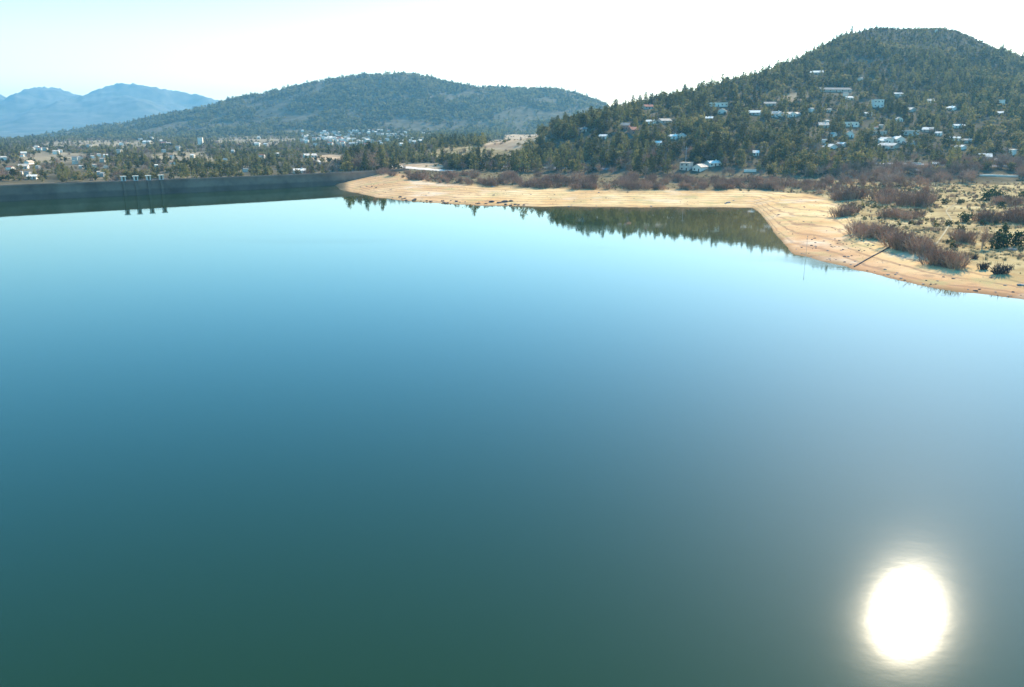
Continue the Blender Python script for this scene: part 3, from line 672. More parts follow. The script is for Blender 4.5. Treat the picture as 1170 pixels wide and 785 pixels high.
HS = [
 (741, 124.5, 10, 5, 'c', 'r', 'side', 'cream house with red roof high on the left shoulder of the wooded hill'),
 (744, 142, 9, 4, 'w', 'p', 'side', 'small white house left of the pale twin houses on the hill shoulder'),
 (760, 141, 12, 5, 'g', 'p', 'side', 'low grey house with pale roof right of the small white hill house'),
 (770, 159, 9, 4, 'w', 'p', 'shed', 'white low-roofed house at mid slope, lower left of the two side by side'),
 (780, 158, 7, 5, 'w', 'p', 'front', 'white gable-fronted house next to the white low-roofed house at mid slope'),
 (752, 166.5, 11, 4, 'w', 'p', 'shed', 'bright pale-roofed house alone among pines below the terracotta house'),
 (724, 155, 7, 13, 'o', 'r', 'side', 'tall terracotta house with red roof among the pines on the left slope'),
 (716, 148, 9, 9, 'o', 's', 'side', 'dull terracotta house with slate roof beside the tall terracotta one'),
 (690, 159, 8, 4, 'w', 'p', 'side', 'small white house furthest left among the pines of the hill'),
 (666, 151, 9, 4, 'g', 's', 'side', 'grey house with slate roof behind pine tops left of the terracotta houses'),
 (822, 122, 20, 4, 'w', 'p', 'flat', 'long white flat-roofed house high on the slope above a white gabled house'),
 (827, 130, 9, 6, 'w', 'p', 'front', 'white gable-fronted house just below the long flat-roofed house'),
 (811, 138, 8, 4, 'g', 'p', 'side', 'pale grey house among pines below the white gabled house'),
 (786, 195, 10, 8, 'c', 'p', 'flat', 'cream flat-roofed lakeside house at the foot of the hill'),
 (802, 196, 10, 10, 'w', 'p', 'front', 'bright white gabled lakeside house between the cream house and the long pale roof'),
 (816, 190, 14, 5, 'w', 'p', 'shed', 'white lakeside house with long sloping pale roof'),
 (864, 131.5, 12, 5, 'c', 'p', 'side', 'cream house with broad pale roof left of the arcaded houses'),
 (881, 121, 12, 4, 'g', 'p', 'shed', 'pale roofed house on the upper edge of the tan clearing'),
 (889, 134, 10, 8, 'w', 'p', 'side', 'large white house with pale roof left of the white terrace row'),
 (898, 134, 8, 6, 'w', 'p', 'front', 'first white gabled house of the terrace row beside the large white house'),
 (905, 133.5, 7, 6, 'w', 'p', 'front', 'middle white gabled house of the terrace row below the tan clearing'),
 (911.5, 133, 6, 5, 'w', 'p', 'front', 'last and smallest white gabled house of the terrace row below the tan clearing'),
 (955, 105, 34, 5, 'g', 's', 'side', 'very long low building with grey-green slate roof high on the hill'),
 (971, 114, 7, 3, 'w', 'p', 'side', 'small white house just below the right end of the long slate-roofed building'),
 (1005, 123, 10, 8, 'w', 'p', 'flat', 'bright white cube-like house in the middle of the hillside'),
 (947, 128, 7, 3, 'w', 'p', 'side', 'small white house half way between the terrace row and the bright white cube house'),
 (993, 132.5, 7, 3, 'w', 'p', 'shed', 'low white house below left of the bright white cube house'),
 (943, 146, 10, 6, 'g', 'p', 'side', 'grey house with pale gable roof left of the white stepped house'),
 (953, 156.5, 6, 4, 'w', 'p', 'side', 'tiny white house below the grey gabled house'),
 (974, 145, 15, 5, 'w', 'p', 'flat', 'upper block of the white stepped house at mid slope'),
 (973, 157, 10, 8, 'w', 'p', 'front', 'white gabled house right under the stepped flat block at mid slope'),
 (951, 171, 9, 6, 'w', 'p', 'side', 'white house with pale roof low on the slope left of a smaller one'),
 (963, 168, 8, 4, 'w', 'p', 'shed', 'small white house, right of a larger one, low on the slope'),
 (865, 178, 6, 5, 'w', 'p', 'side', 'white house low among dark pines above the shore scrub'),
 (874, 173, 6, 4, 'g', 's', 'side', 'bluish grey house low among dark pines next to a white one'),
 (934, 85, 14, 4, 'g', 'p', 'shed', 'pale grey house highest on the hill under the summit'),
 (984, 92, 5, 2.5, 'w', 'p', 'side', 'tiny white hut high on the hill right of the long slate-roofed building'),
 (1028, 110, 9, 4, 'w', 'p', 'side', 'white house high on the right part of the hill'),
 (1064, 118, 9, 5, 'w', 'p', 'shed', 'white low-roofed house high on the right slope between two white houses'),
 (1087, 126, 11, 4, 'w', 'p', 'side', 'wide white house right of the high low-roofed house'),
 (1148, 121, 5, 6, 'w', 'p', 'flat', 'narrow tall white house near the right edge high in the trees'),
 (1144, 132, 8, 4, 'c', 'p', 'side', 'cream house below the narrow tall white house'),
 (1030, 139, 6, 6, 'w', 'p', 'front', 'small white gabled house above the white village rows'),
 (1043, 128, 7, 5, 'g', 'p', 'side', 'grey house with pale roof above the white village rows'),
 (1063, 151, 10, 5, 'g', 'p', 'side', 'pale grey house right of the white village rows'),
 (1074, 155, 6, 3, 'w', 'p', 'shed', 'tiny white house right of the white village rows'),
 (1097, 146.5, 11, 3, 'w', 'p', 'side', 'low white house amid olive green trees on the right slope'),
 (1093, 161, 10, 3, 'w', 'p', 'side', 'low white house on the right, left of two under the olive trees'),
 (1106, 163.5, 10, 3.5, 'g', 'p', 'side', 'grey and white house on the right, right of two under the olive trees'),
 (1100, 171, 8, 4, 'w', 'p', 'side', 'white house lowest below the olive trees on the right slope'),
 (1007, 154, 14, 3.5, 'g', 'p', 'flat', 'long grey flat-roofed row house at the top left of the village cluster'),
 (1042, 155, 16, 5, 'c', 'p', 'flat', 'long cream flat-roofed house at the top right of the village cluster'),
 (1014, 164, 6, 10, 'w', 'p', 'front', 'tall narrow white gabled house, left one in the village cluster'),
 (1020.5, 164, 5, 11, 'w', 'p', 'front', 'tall narrow white gabled house, middle one in the village cluster'),
 (1029, 164, 9, 10, 'w', 'p', 'front', 'broad white gabled house at the right of the village cluster'),
 (1018, 169.5, 18, 4, 'g', 'p', 'side', 'low grey row house along the bottom of the village cluster'),
 (1008, 164, 5, 4, 'w', 'p', 'side', 'little white outhouse left of the village cluster'),
 (1041, 166, 9, 3, 'g', 's', 'side', 'grey slate-roofed house at the right foot of the village cluster'),
 (1130, 184, 12, 9, 'w', 'p', 'side', 'two-storey white house with pale roof above the road on the right'),
 (1143, 186.5, 7, 3.5, 'w', 'p', 'shed', 'white garage-like house right of the two-storey house by the road'),
 (1161, 178, 4, 6, 'w', 'p', 'flat', 'slim white house near the right edge above the road'),
 (1071, 191, 6, 4, 'g', 'p', 'side', 'small grey hut below the hillside road'),
 (1049, 199, 9, 3, 'w', 'p', 'side', 'low white hut in the bare trees below the hillside road'),
 (1027, 197.5, 5, 2.5, 'w', 'p', 'side', 'tiny white hut in the bare trees left of the low white hut'),
 (627, 149, 7, 5, 'w', 'r', 'side', 'white house with red roof behind the clearing on the wooded spur'),
 (228, 166, 5, 8, 'w', 'p', 'flat', 'tall white block standing alone in the plain behind the dam'),
 (187, 166, 9, 5, 'w', 'r', 'side', 'white farmhouse with red roof left of the tall white block'),
 (167, 164, 8, 4, 'w', 'p', 'side', 'white house left of the red-roofed farmhouse in the plain'),
 (353, 180, 13, 4, 'w', 'p', 'shed', 'wide white house among trees behind the right part of the dam'),
 (341, 198, 13, 4, 'w', 'p', 'shed', 'pale-roofed house right behind the dam crest'),
 (362, 188, 4, 3, 'w', 'p', 'side', 'tiny white hut above the pale-roofed house behind the dam'),
 (24, 193, 9, 5, 'w', 'p', 'side', 'white house behind the left end of the dam'),
 (30, 188, 5, 5, 'w', 'p', 'front', 'white gabled house just above the left end of the dam'),
 (35, 205, 9, 3, 'w', 'p', 'side', 'low white house hugging the dam crest at the far left'),
]
for i, h_ in enumerate(HS):
    house(*h_, turn=random.Random(i).uniform(-.55, .55), chim=(i % 3 == 0 and h_[2] >= 8))

# small houses of the far town and the plain: a few pixels each, one mesh per house
def tiny(i):
    r_ = random.Random(i); w = r_.uniform(7, 11); d = r_.uniform(6, 9); h = r_.uniform(4.5, 7); ri = 1.5
    a = walls_mesh(w, d, h, ri); n = len(a.f); b_ = MB(); gable(b_, w, d, h+.01, ri, .3, .2); a.add(b_.v, b_.f)
    me = a.mesh('town_house', [[M_WHITE, M_CREAM, M_WHITE, M_GREYW][i % 4], [M_RPALE, M_RPALE, M_RTILE, M_RPALE, M_RPALE, M_RSLATE][i % 6]])
    me.polygons.foreach_set('material_index', [0]*n+[1]*(len(a.f)-n)); return me
TINY = [tiny(i) for i in range(6)]
def town(n, f, label, group):
    k = 0; tries = 0; seen = []
    while k < n and tries < n*30:
        tries += 1; px, py = f()
        X, Y, Zg = hit(px, py, 700)
        if any((px-a)**2+((py-b)*1.6)**2 < 12 for a, b in seen): continue
        seen.append((px, py))
        o = bpy.data.objects.new('town_house', TINY[rng.integers(6)]); C.objects.link(o)
        o.location = (X, Y, Zg); o.rotation_euler.z = rng.uniform(-.9, .9); sc = rng.uniform(.7, 1.1)*min(1.0, Y/1900+.12); o.scale = (sc,)*3
        tag(o, label, 'house', group); wp = 9*sc/Y*900
        keep(px-wp/2, px+wp/2, py-wp*.9, py-wp*.2, Y, X, Y, 6*sc); k += 1
town(95, lambda: (float(np.clip(rng.normal(425, 32), 345, 490)), rng.uniform(150, 168)), 'small pale house packed in the far town at the foot of the middle hill', 'houses of the far town')
town(24, lambda: (rng.uniform(345, 400), rng.uniform(155, 162)), 'small house in the thin western edge of the far town', 'houses at the edge of the far town')
town(28, lambda: (rng.uniform(2, 125), rng.uniform(168, 204)), 'small pale house scattered among trees behind the left half of the dam', 'houses behind the left half of the dam')
town(22, lambda: (rng.uniform(125, 330), rng.uniform(158, 198)), 'small pale house scattered in the plain behind the middle of the dam', 'houses behind the middle of the dam')
town(10, lambda: (rng.uniform(905, 1060), rng.uniform(110, 172)), 'tiny pale outbuilding between the villas of the wooded hill', 'outbuildings on the wooded hill')

# ------------------------------------------------------------------ roads, tracks, walls
def ribbon(name, pix, width, m, lift=0.2, z_of=None):
    P = [hit(px, py)[:2] for px, py in pix]; P = np.array(P); d = np.r_[0, np.cumsum(np.hypot(*np.diff(P, axis=0).T))]
    t = np.arange(0, d[-1], 3.0); x = gauss1(np.interp(t, d, P[:, 0]), 2); y = gauss1(np.interp(t, d, P[:, 1]), 2)
    gx, gy = np.gradient(x), np.gradient(y); l = np.hypot(gx, gy)+1e-6; gx /= l; gy /= l
    v = []; f = []; offs = np.linspace(-.5, .5, 5)*width
    for i in range(len(x)):
        for o_ in offs:
            X_, Y_ = x[i]-gy[i]*o_, y[i]+gx[i]*o_; v.append((X_, Y_, float(H(X_, Y_))+lift))
    for i in range(len(x)-1):
        for k in range(4): f.append((i*5+k, i*5+k+1, i*5+k+6, i*5+k+5))
    o = MB().add(v, f).obj(name, m); tag(o, kind='structure'); return x, y
TRACKS = []
for nm, pix, wd, m in [
    ('dirt_track', [(438, 188), (452, 190), (468, 192), (490, 194), (520, 196)], 9, M_TRACK),
    ('dirt_track', [(1065, 285), (1078, 268), (1088, 252), (1080, 241), (1092, 233), (1110, 228)], 0.6, M_MTRACK),
    ('dirt_track', [(1020, 254), (1045, 259), (1085, 262), (1120, 260), (1165, 258)], 0.9, M_MTRACK),
    ('hillside_road', [(960, 186), (1010, 187), (1060, 188), (1110, 190), (1165, 190), (1200, 190)], 7, M_TARM),
    ('woodland_road', [(500, 183), (540, 188), (590, 191), (640, 192), (700, 194)], 6, M_TARM)]:
    TRACKS.append(ribbon(nm, pix, wd, m)+(wd,))
def wall_along(name, pix, h, th, m, label, cat):
    P = [hit(px, py) for px, py in pix]; mb = MB(); n = 24
    P = np.array(P); t = np.linspace(0, len(P)-1, n); x = np.interp(t, range(len(P)), P[:, 0]); y = np.interp(t, range(len(P)), P[:, 1])
    v = []; f = []
    for i in range(n):
        gx, gy = x[min(i+1, n-1)]-x[max(i-1, 0)], y[min(i+1, n-1)]-y[max(i-1, 0)]; l = math.hypot(gx, gy); nx, ny = -gy/l*th/2, gx/l*th/2
        z = float(H(x[i], y[i])); j = rng.uniform(-.06, .06)*h
        v += [(x[i]-nx, y[i]-ny, z-.8), (x[i]+nx, y[i]+ny, z-.8), (x[i]+nx, y[i]+ny, z+h+j), (x[i]-nx, y[i]-ny, z+h+j)]
    for i in range(n-1):
        for k in range(4): f.append((i*4+k, i*4+(k+1) % 4, i*4+4+(k+1) % 4, i*4+4+k))
    f += [(0, 3, 2, 1), (n*4-4, n*4-3, n*4-2, n*4-1)]
    o = mb.add(v, f).obj(name, m); tag(o, label, cat); return o
wall_along('stone_wall', [(976, 305), (990, 297), (1003, 290), (1016, 283)], .32, .35, M_DROCK, 'low dark stone wall running down the sand into the water', 'wall')
wall_along('retaining_wall', [(1119, 201), (1140, 201.5), (1163, 202)], 1.1, 1.6, M_WHITE, 'long pale retaining wall below the road at the right', 'wall')
wall_along('retaining_wall', [(1041, 187.5), (1052, 187.5)], 1.1, 1.4, M_WHITE, 'short pale wall by the hillside road amid dark trees', 'wall')
wall_along('garden_wall', [(850, 196.5), (864, 196.5)], 2.0, .5, M_WHITE, 'short white garden wall at the forest foot above the beach scrub', 'wall')
wall_along('boundary_wall', [(203, 168), (214, 167), (226, 166)], 2.0, .6, M_WHITE, 'long thin white wall leading to the tall white block in the plain', 'wall')
for a, b_, c_, d_ in [(1119, 1163, 196, 201, ), (1041, 1052, 184, 187), (850, 864, 193, 196), (1123, 1142, 215, 229)]:
    X, Y, _ = hit((a+b_)/2, d_); keep(a, b_, c_, d_, Y, X, Y, 3)

# utility pole, depth post, summit mast
X, Y, Zg = hit(783, 192); r = empty('utility_pole', (X, Y, Zg)); tag(r, 'tall grey utility pole rising from the pines behind the lakeside houses', 'pole')
MB().tube([(0, 0, -1), (0, 0, 17)], [.28, .18], 8).obj('pole', M_METAL, r); MB().box(-1.6, 1.6, -.1, .1, 15.2, 15.45).obj('cross_arm', M_METAL, r)
keep(780, 786, 168, 192, Y, X, Y, 2)
d = ray(920.5, 294.5); Y = CAMZ/(-d[2]/d[1]); X = d[0]/d[1]*Y
r = empty('depth_post', (X, Y, 0)); tag(r, 'thin pale post standing at the water edge off the beach corner', 'post')
hp = 24/900*Y*1.05
MB().tube([(0, 0, -3), (0, 0, hp)], [.05, .045], 8).obj('pole', M_GREYW, r)
MB().box(-.14, .14, -.05, .05, hp-.3, hp+.05).obj('marker_plate', M_GREYW, r)
X, Y, Zg = hit(1070, 37); r = empty('radio_mast', (X, Y, Zg)); tag(r, 'small pale hut and mast on the summit of the right hill', 'mast')
walls_mesh(4, 4, 4).box(-2.3, 2.3, -2.3, 2.3, 4.003, 4.3).obj('hut', M_WHITE, r); MB().tube([(0, 0, 4.2), (0, 0, 13)], [.35, .2], 6).obj('mast', M_WHITE, r)

# ------------------------------------------------------------------ trees
kp = np.array(KEEP)
def blocked(X, Y, Zb, h, R, soft=0.06):
    """true where a tree would hide a building or stand in it"""
    p0x, p0y = project(X, Y, Zb); _, p1y = project(X, Y, Zb+h); rp = R/Y*900*.7
    bad = np.zeros(len(X), bool)
    for a, b_, c_, d_, Yh, hx, hy, hr in kp:
        bad |= (Y < Yh+4) & (p0x+rp > a) & (p0x-rp < b_) & (p1y < d_) & (p0y > c_) & (rng.random(len(X)) > soft)
        bad |= (X-hx)**2+(Y-hy)**2 < (hr+R*.5)**2
    return bad
def on_track(X, Y):
    bad = np.zeros(len(X), bool)
    for x, y, wd in TRACKS:
        for i in range(len(x)): bad |= (X-x[i])**2+(Y-y[i])**2 < (wd*.5+1.5)**2
    return bad
def area(n, k0, k1, y0, y1):
    k = rng.uniform(k0, k1, n); Y = np.sqrt(rng.uniform(y0*y0, y1*y1, n)); return k*Y, Y
# the wooded hill and the spur
X, Y = area(46000, -0.17, 0.74, 600, 2150)
Zb = H(X, Y); px, py = project(X, Y, Zb); yc = along(YC, X, Y)
h = rng.uniform(.5, 1.15, len(X))+.5*(rng.random(len(X)) > .86)
h *= np.where((px > 500) & (px < 980), 1.25-.25*smooth(680, 860, Y), 1.0)
ok = (Y > yc-8+10*fbm(X/30, Y/30, 61)) & visible(X, Y, 14)
cl = grid_at(clear, X, Y); sp_ = grid_at(spur, X, Y); cr_ = grid_at(crest, X, Y)
ok &= rng.random(len(X)) > cl*1.3
ok &= rng.random(len(X)) > sp_*.86
ok &= rng.random(len(X)) > cr_*.15
dens = np.clip(.74+.9*fbm(X/70, Y/70, 62), .25, 1); dens = np.where((py > 118) & (px > 690), dens*.9, dens)
ok &= rng.random(len(X)) < dens
X, Y, Zb, h, px, py, cr_, sp_ = [a[ok] for a in (X, Y, Zb, h, px, py, cr_, sp_)]
h = np.where(cr_ > .25, h*.5, h); h = np.where(sp_ > .3, h*.6, h)
u = rng.random(len(X)); mixn = fbm(X/110, Y/110, 63)
oakp = np.clip(.36+.5*mixn+.35*smooth(1080, 1130, px)*smooth(120, 135, py), .05, .7); barep = np.clip(.05+.3*fbm(X/60, Y/60, 66)+.25*(py > 168), .02, .4)
kind = np.where(u < oakp, 1, np.where(u < oakp+barep, 2, 0))
h = np.where(kind == 2, np.minimum(h, .95), h)
ok = ~(blocked(X, Y, Zb, h*9.5, 2.6, .16) | on_track(X, Y))
hillwood = [a[ok] for a in (X, Y, Zb, h, kind)]
# the plain behind the dam
X, Y = area(26000, -0.75, 0.02, 640, 2250)
Zb = H(X, Y); px, py = project(X, Y, Zb); yc = along(YC, X, Y)
dl = np.interp(X, dx_, dy_)
ok = (Y > dl+22) & (px < 500) & visible(X, Y, 12) & (Y > yc-60)
fd = grid_at(field, X, Y); cl = grid_at(clear, X, Y)
patch = fbm(X/130, Y/130, 71)+.5*fbm(X/40, Y/40, 72)
ok &= rng.random(len(X)) > np.clip(fd*.9+cl*1.1, 0, .97)
strong = ((px > 205) & (px < 440) & (Y < 1000))
ok &= rng.random(len(X)) < np.clip(np.where(strong, .8, .62+.7*patch), .05, 1)
X, Y, Zb, px, py = [a[ok] for a in (X, Y, Zb, px, py)]
h = rng.uniform(.5, 1.1, len(X)); u = rng.random(len(X)); m_ = fbm(X/90, Y/90, 73)
kind = np.where((px > 200) & (px < 320) & (Y < 1050), np.where(u < .6, 0, 1), np.where(u < .40+.5*m_, 1, np.where(u < .72, 2, 0)))
h = np.where((px > 395) & (px < 437) & (Y < 900), 1.5+.5*u, h)
ok = ~(blocked(X, Y, Zb, h*8, 2.4, .35) | on_track(X, Y))
plainwood = [a[ok] for a in (X, Y, Zb, h, kind)]

IND = {0: [], 1: [], 2: []}
def individual(kind, X, Y, Zb, h, where):
    if kind == 2:
        o = bpy.data.objects.new('bare_tree', BARE[rng.integers(5)]); C.objects.link(o); o.location = (X, Y, Zb-.1)
        o.rotation_euler.z = rng.uniform(0, 6.28); o.scale = (h*1.05, h*1.05, h)
        tag(o, 'leafless grey-brown tree '+where, 'tree', 'bare trees '+where); return
    tm, cm = (PINE if kind == 0 else OAK)[rng.integers(6 if kind == 0 else 4)]
    r = empty('pine_tree' if kind == 0 else 'broadleaf_tree', (X, Y, Zb-.15), rng.uniform(0, 6.28), (h*rng.uniform(.9, 1.15), h*rng.uniform(.9, 1.15), h))
    for nm, me in (('trunk', tm), ('crown', cm)):
        o = bpy.data.objects.new(nm, me); C.objects.link(o); o.parent = r
    tag(r, ('dark green pine ' if kind == 0 else 'olive green rounded tree ')+where, 'tree', ('pines ' if kind == 0 else 'rounded trees ')+where)
pool = []
for src, nm in ((hillwood, 0), (plainwood, 1)):
    for i in range(len(src[0])): pool.append((src[3][i]*(10 if src[4][i] == 0 else 7.5)/src[1][i], nm, i, int(src[4][i])))
pool.sort(reverse=True); quota = {0: 290, 1: 250, 2: 150}; taken = [set(), set()]
for s_, nm, i, k in pool:
    if quota[k] <= 0: continue
    quota[k] -= 1; taken[nm].add(i); src = hillwood if nm == 0 else plainwood
    px, _ = project(src[0][i], src[1][i], src[2][i])
    if nm == 1: where = 'behind the left end of the dam' if px < 200 else 'behind the right half of the dam'
    else: where = 'on the low wooded spur' if px < 640 else 'at the foot of the wooded hill' if px < 960 else 'in the wood behind the meadow'
    individual(k, src[0][i], src[1][i], src[2][i], src[3][i], where)
def rest_of(src, tk, name, m, boost=1.0):
    keepi = np.array([i for i in range(len(src[0])) if i not in tk], int)
    X, Y, Zb, h, k = [np.asarray(a)[keepi] for a in src]; n = len(X)
    pick = np.where(k == 0, rng.integers(0, 5, n), np.where(k == 1, rng.integers(5, 8, n), rng.integers(8, 10, n)))
    wd = h*rng.uniform(.9, 1.2, n)*boost
    o = scatter(name, np.stack([X, Y, Zb-.2], 1), np.stack([wd, wd, h*boost], 1), pick, WOOD, m); tag(o, kind='stuff'); return n
n1 = rest_of(hillwood, taken[0], 'hill_forest', M_PINE); n2 = rest_of(plainwood, taken[1], 'plain_woodland', M_OAK)
# low bushes under and between the trees of the hill
X, Y = area(30000, -0.17, 0.74, 640, 2150); ok = visible(X, Y, 3) & (Y > along(YC, X, Y)); X, Y = X[ok], Y[ok]
ok = rng.random(len(X)) > grid_at(clear, X, Y)*.9+grid_at(spur, X, Y)*.5; X, Y = X[ok], Y[ok]; Zb = H(X, Y); ok = ~on_track(X, Y)
for a, b_, c_, d_, Yh, hx, hy, hr in kp: ok &= (X-hx)**2+(Y-hy)**2 > hr**2
X, Y, Zb = X[ok], Y[ok], Zb[ok]; n = len(X); s = rng.uniform(.22, .5, n); pick = np.where(rng.random(n) < .75, rng.integers(5, 8, n), rng.integers(8, 10, n))
tag(scatter('hill_undergrowth', np.stack([X, Y, Zb-.3], 1), np.stack([s*1.3, s*1.3, s], 1), pick, WOOD, M_OAK), kind='stuff')
# the middle hill
X, Y = area(30000, -0.72, 0.2, 2250, 3340); ok = visible(X, Y, 8)
X, Y = X[ok], Y[ok]; Zb = H(X, Y); px, py = project(X, Y, Zb)
pt = fbm(X/120, Y/120, 81)+.5*fbm(X/45, Y/45, 82)
ok = rng.random(len(X)) < np.clip(.52+1.7*pt, .05, 1)*smooth(2200, 2420, Y); X, Y, Zb, pt = X[ok], Y[ok], Zb[ok], pt[ok]
h = rng.uniform(.7, 1.3, len(X))+.5*(rng.random(len(X)) > .85)+.5*np.clip(pt, -.4, .6); ok = ~blocked(X, Y, Zb, h*9, 3, .2); X, Y, Zb, h = X[ok], Y[ok], Zb[ok], h[ok]; n = len(X)
pick = np.where(rng.random(n) < .35, rng.integers(0, 5, n), rng.integers(5, 8, n))
tag(scatter('far_hill_forest', np.stack([X, Y, Zb-.5], 1), np.stack([h*1.5, h*1.5, h*1.05], 1), pick, WOOD, M_OAK), kind='stuff')
n3 = n

# ------------------------------------------------------------------ shrubs of the shore and the meadow, one by one
def plant(name, me, px, py, hpx, label, cat, group=None, wide=1.0, base_h=4.6, ymin=150):
    X, Y, Zg = hit(px, py, ymin); s = hpx*Y/900/base_h
    o = bpy.data.objects.new(name, me); C.objects.link(o); o.location = (X, Y, Zg-.1); o.rotation_euler.z = rng.uniform(0, 6.28)
    o.scale = (s*wide, s*wide, s); return tag(o, label, cat, group)
def thicket(x0, x1, ytop, ybot, where, n, lean=0.0):
    n += 1
    for i in range(n):
        f = (i+.5)/n; py = ybot-rng.uniform(0, 5)+lean*(f-.5)
        plant('bare_shrub', SHRUB[rng.integers(5)], x0+(x1-x0)*f+rng.uniform(-2, 2), py, (ybot-ytop)*rng.uniform(.68, 1.0),
              'purple-brown leafless shrub '+where, 'shrub', 'bare shrubs '+where, rng.uniform(1.0, 1.35))
for a in [(973, 1019, 252, 272, 'in the thicket at the head of the stone wall', 6, 3), (1020, 1062, 264, 289, 'in the thicket in the middle of the right beach', 6, 12),
          (1062, 1098, 282, 305, 'in the thicket nearest the water at right', 5, 6), (1006, 1052, 236, 252, 'in the thicket along the meadow edge', 6, 2),
          (1001, 1022, 214, 234, 'on the pink ground left of the meadow', 3, 0), (960, 985, 210, 229, 'behind the beach corner', 4, 0), (957, 976, 233, 248, 'at the beach corner', 4, 0),
          (1116, 1140, 240, 257, 'in the middle of the meadow', 3, 0), (1156, 1176, 233, 257, 'at the right edge of the meadow', 3, 0), (1093, 1106, 260, 277, 'left of the bare meadow tree', 2, 0),
          (1135, 1165, 225, 236, 'below the round dark tree', 4, 0), (1030, 1062, 215, 236, 'on the near side of the bare wood', 4, 0)]: thicket(*a)
for px, py, h_, nm in [(1122, 284, 27, 'leafless brown tree standing alone in front of the meadow'), (1058, 226, 20, 'bare brown tree on the upper left of the meadow')]:
    plant('bare_tree', BARE[0], px, py, h_, nm, 'tree', None, 1.0, 8.5)
for px, py, h_, wd, nm in [(1133, 230, 14, 1.15, 'round dark evergreen tree on the bright upper meadow'), (1139, 283, 19, .8, 'dark green bush beside the bare meadow tree'),
        (1150, 281, 15, .8, 'smaller dark green bush right of the darkest one'), (1165, 281, 17, .8, 'olive green bush at the right edge of the meadow'),
        (1104, 254, 13, .75, 'dark upright bush in the middle of the meadow'), (1147, 268, 12, .5, 'small dark conical bush above the green bushes')]:
    plant('evergreen_bush', BUSH[rng.integers(3)], px, py, h_, nm, 'bush', 'evergreen bushes of the meadow', wd, 2.4)
for i in range(16):
    px, py = rng.uniform(1075, 1168), rng.uniform(219, 288)
    plant('evergreen_bush', BUSH[rng.integers(3)], px, py, rng.uniform(4, 8), 'small dark green bush dotted over the right meadow', 'bush', 'small bushes of the meadow', rng.uniform(.7, 1.1), 2.4)
# the strip of bare scrub between beach and wood
for i in range(235):
    px = rng.uniform(436, 962); t_ = rng.random()
    yb = np.interp(px, [436, 460, 500, 600, 700, 870, 930, 962], [199, 204, 209, 215, 217, 216, 222, 230]); yt = np.interp(px, [436, 600, 962], [195, 201, 208])
    py = yb-(yb-yt)*t_**1.5
    where = 'at the inner end of the beach' if px < 600 else 'along the middle of the beach' if px < 800 else 'along the right part of the beach'
    plant('bare_shrub', SHRUB[rng.integers(5)], px, py, rng.uniform(5, 11) if px > 560 else rng.uniform(3, 8), 'purple-brown leafless shrub '+where, 'shrub', 'bare shrubs '+where, rng.uniform(1, 1.5), 4.6, 380)
# grey bare wood behind the meadow
for i in range(175):
    px = rng.uniform(945, 1172); yb = np.interp(px, [955, 1040, 1100, 1172], [214, 219, 211, 208]); py = yb-rng.uniform(0, 23)
    if 1117 < px < 1165 and 196 < py < 214: continue
    plant('bare_tree', BARE[rng.integers(5)], px, py, rng.uniform(9, 16), 'leafless grey-brown tree in the bare wood behind the meadow', 'tree', 'bare wood behind the meadow', rng.uniform(1, 1.3), 8.5, 350)
# brush piles and boulders
for px, py, wpx, hpx, lab in [(1123, 308, 15, 9, 'dark brush heap left of the larger heap above the right beach'), (1143, 313, 24, 12, 'largest dark brush heap above the right beach'), (1113, 296, 10, 5, 'low dark heap above the two brush heaps')]:
    X, Y, Zg = hit(px, py); s = wpx*Y/900/2
    me = twigs(1.6, 1.5, 70, 8, .07, px).mesh('brush_pile', M_TWIG if False else noisy('dead_brush', (.05, .035, .03), (.12, .08, .07), .6))
    o = bpy.data.objects.new('brush_pile', me); C.objects.link(o); o.location = (X, Y, Zg-.05); o.scale = (s/1.5, s/1.5*.8, hpx*Y/900/1.5); tag(o, lab, 'brush heap')
def rock(px, py, wpx, lab, me, flat=1.0, group=None):
    X, Y, Zg = hit(px, py); s = wpx*Y/900/2
    o = bpy.data.objects.new('rock', me); C.objects.link(o); o.location = (X, Y, Zg+s*.1); o.rotation_euler.z = rng.uniform(0, 6); o.scale = (s, s*.8, s*flat); return tag(o, lab, 'rock', group)
rock(1156, 286, 10, 'pale boulder beside the olive green bush at the right edge', ROCK[0], .7)
rock(1166, 326, 9, 'pale flat rock on the sand at the right edge', ROCK[1], .5)
for px, py, wp in [(562, 231, 7), (570, 232, 6), (577, 231, 8), (584, 230, 6), (555, 233, 4)]:
    rock(px, py, wp, 'dark rock in the low outcrop at the inner shore', DROCK[rng.integers(3)], .7, 'rocks of the inner shore')
for px, py, wp in [(425, 213.5, 2.5), (430, 214.5, 2.5), (412, 214, 1.8), (419, 213, 1.8)]:
    rock(px, py, wp, 'dark stone on the sand spit next to the dam', DROCK[rng.integers(3)], .9, 'stones on the sand spit')
for i in range(34):
    px = rng.uniform(446, 600); py = np.interp(px, [446, 470, 520, 600], [228.5, 230.5, 234, 235.5])-abs(rng.normal(0, 2.2))
    rock(px, py, rng.uniform(1.5, 4.5), 'dark stone along the waterline of the inner beach', DROCK[rng.integers(3)], .8, 'stones along the inner waterline')
for i in range(40):
    px = rng.uniform(905, 1168); py = np.interp(px, [907, 925, 960, 1000, 1050, 1100, 1170], [290, 293.5, 302, 312.5, 325.5, 333, 341.5])-abs(rng.normal(0, 5))
    rock(px, py, rng.uniform(1.2, 3.6), 'brown stone along the waterline of the right beach', (ROCK+DROCK)[rng.integers(8)], .7, 'stones along the right waterline')
for px, py, wp in [(832, 232, 5), (829, 233, 3), (650, 236, 3), (744, 236, 3)]:
    rock(px, py, wp, 'brown rock on the yellow sand of the bay', ROCK[rng.integers(5)], .8, 'rocks on the bay sand')
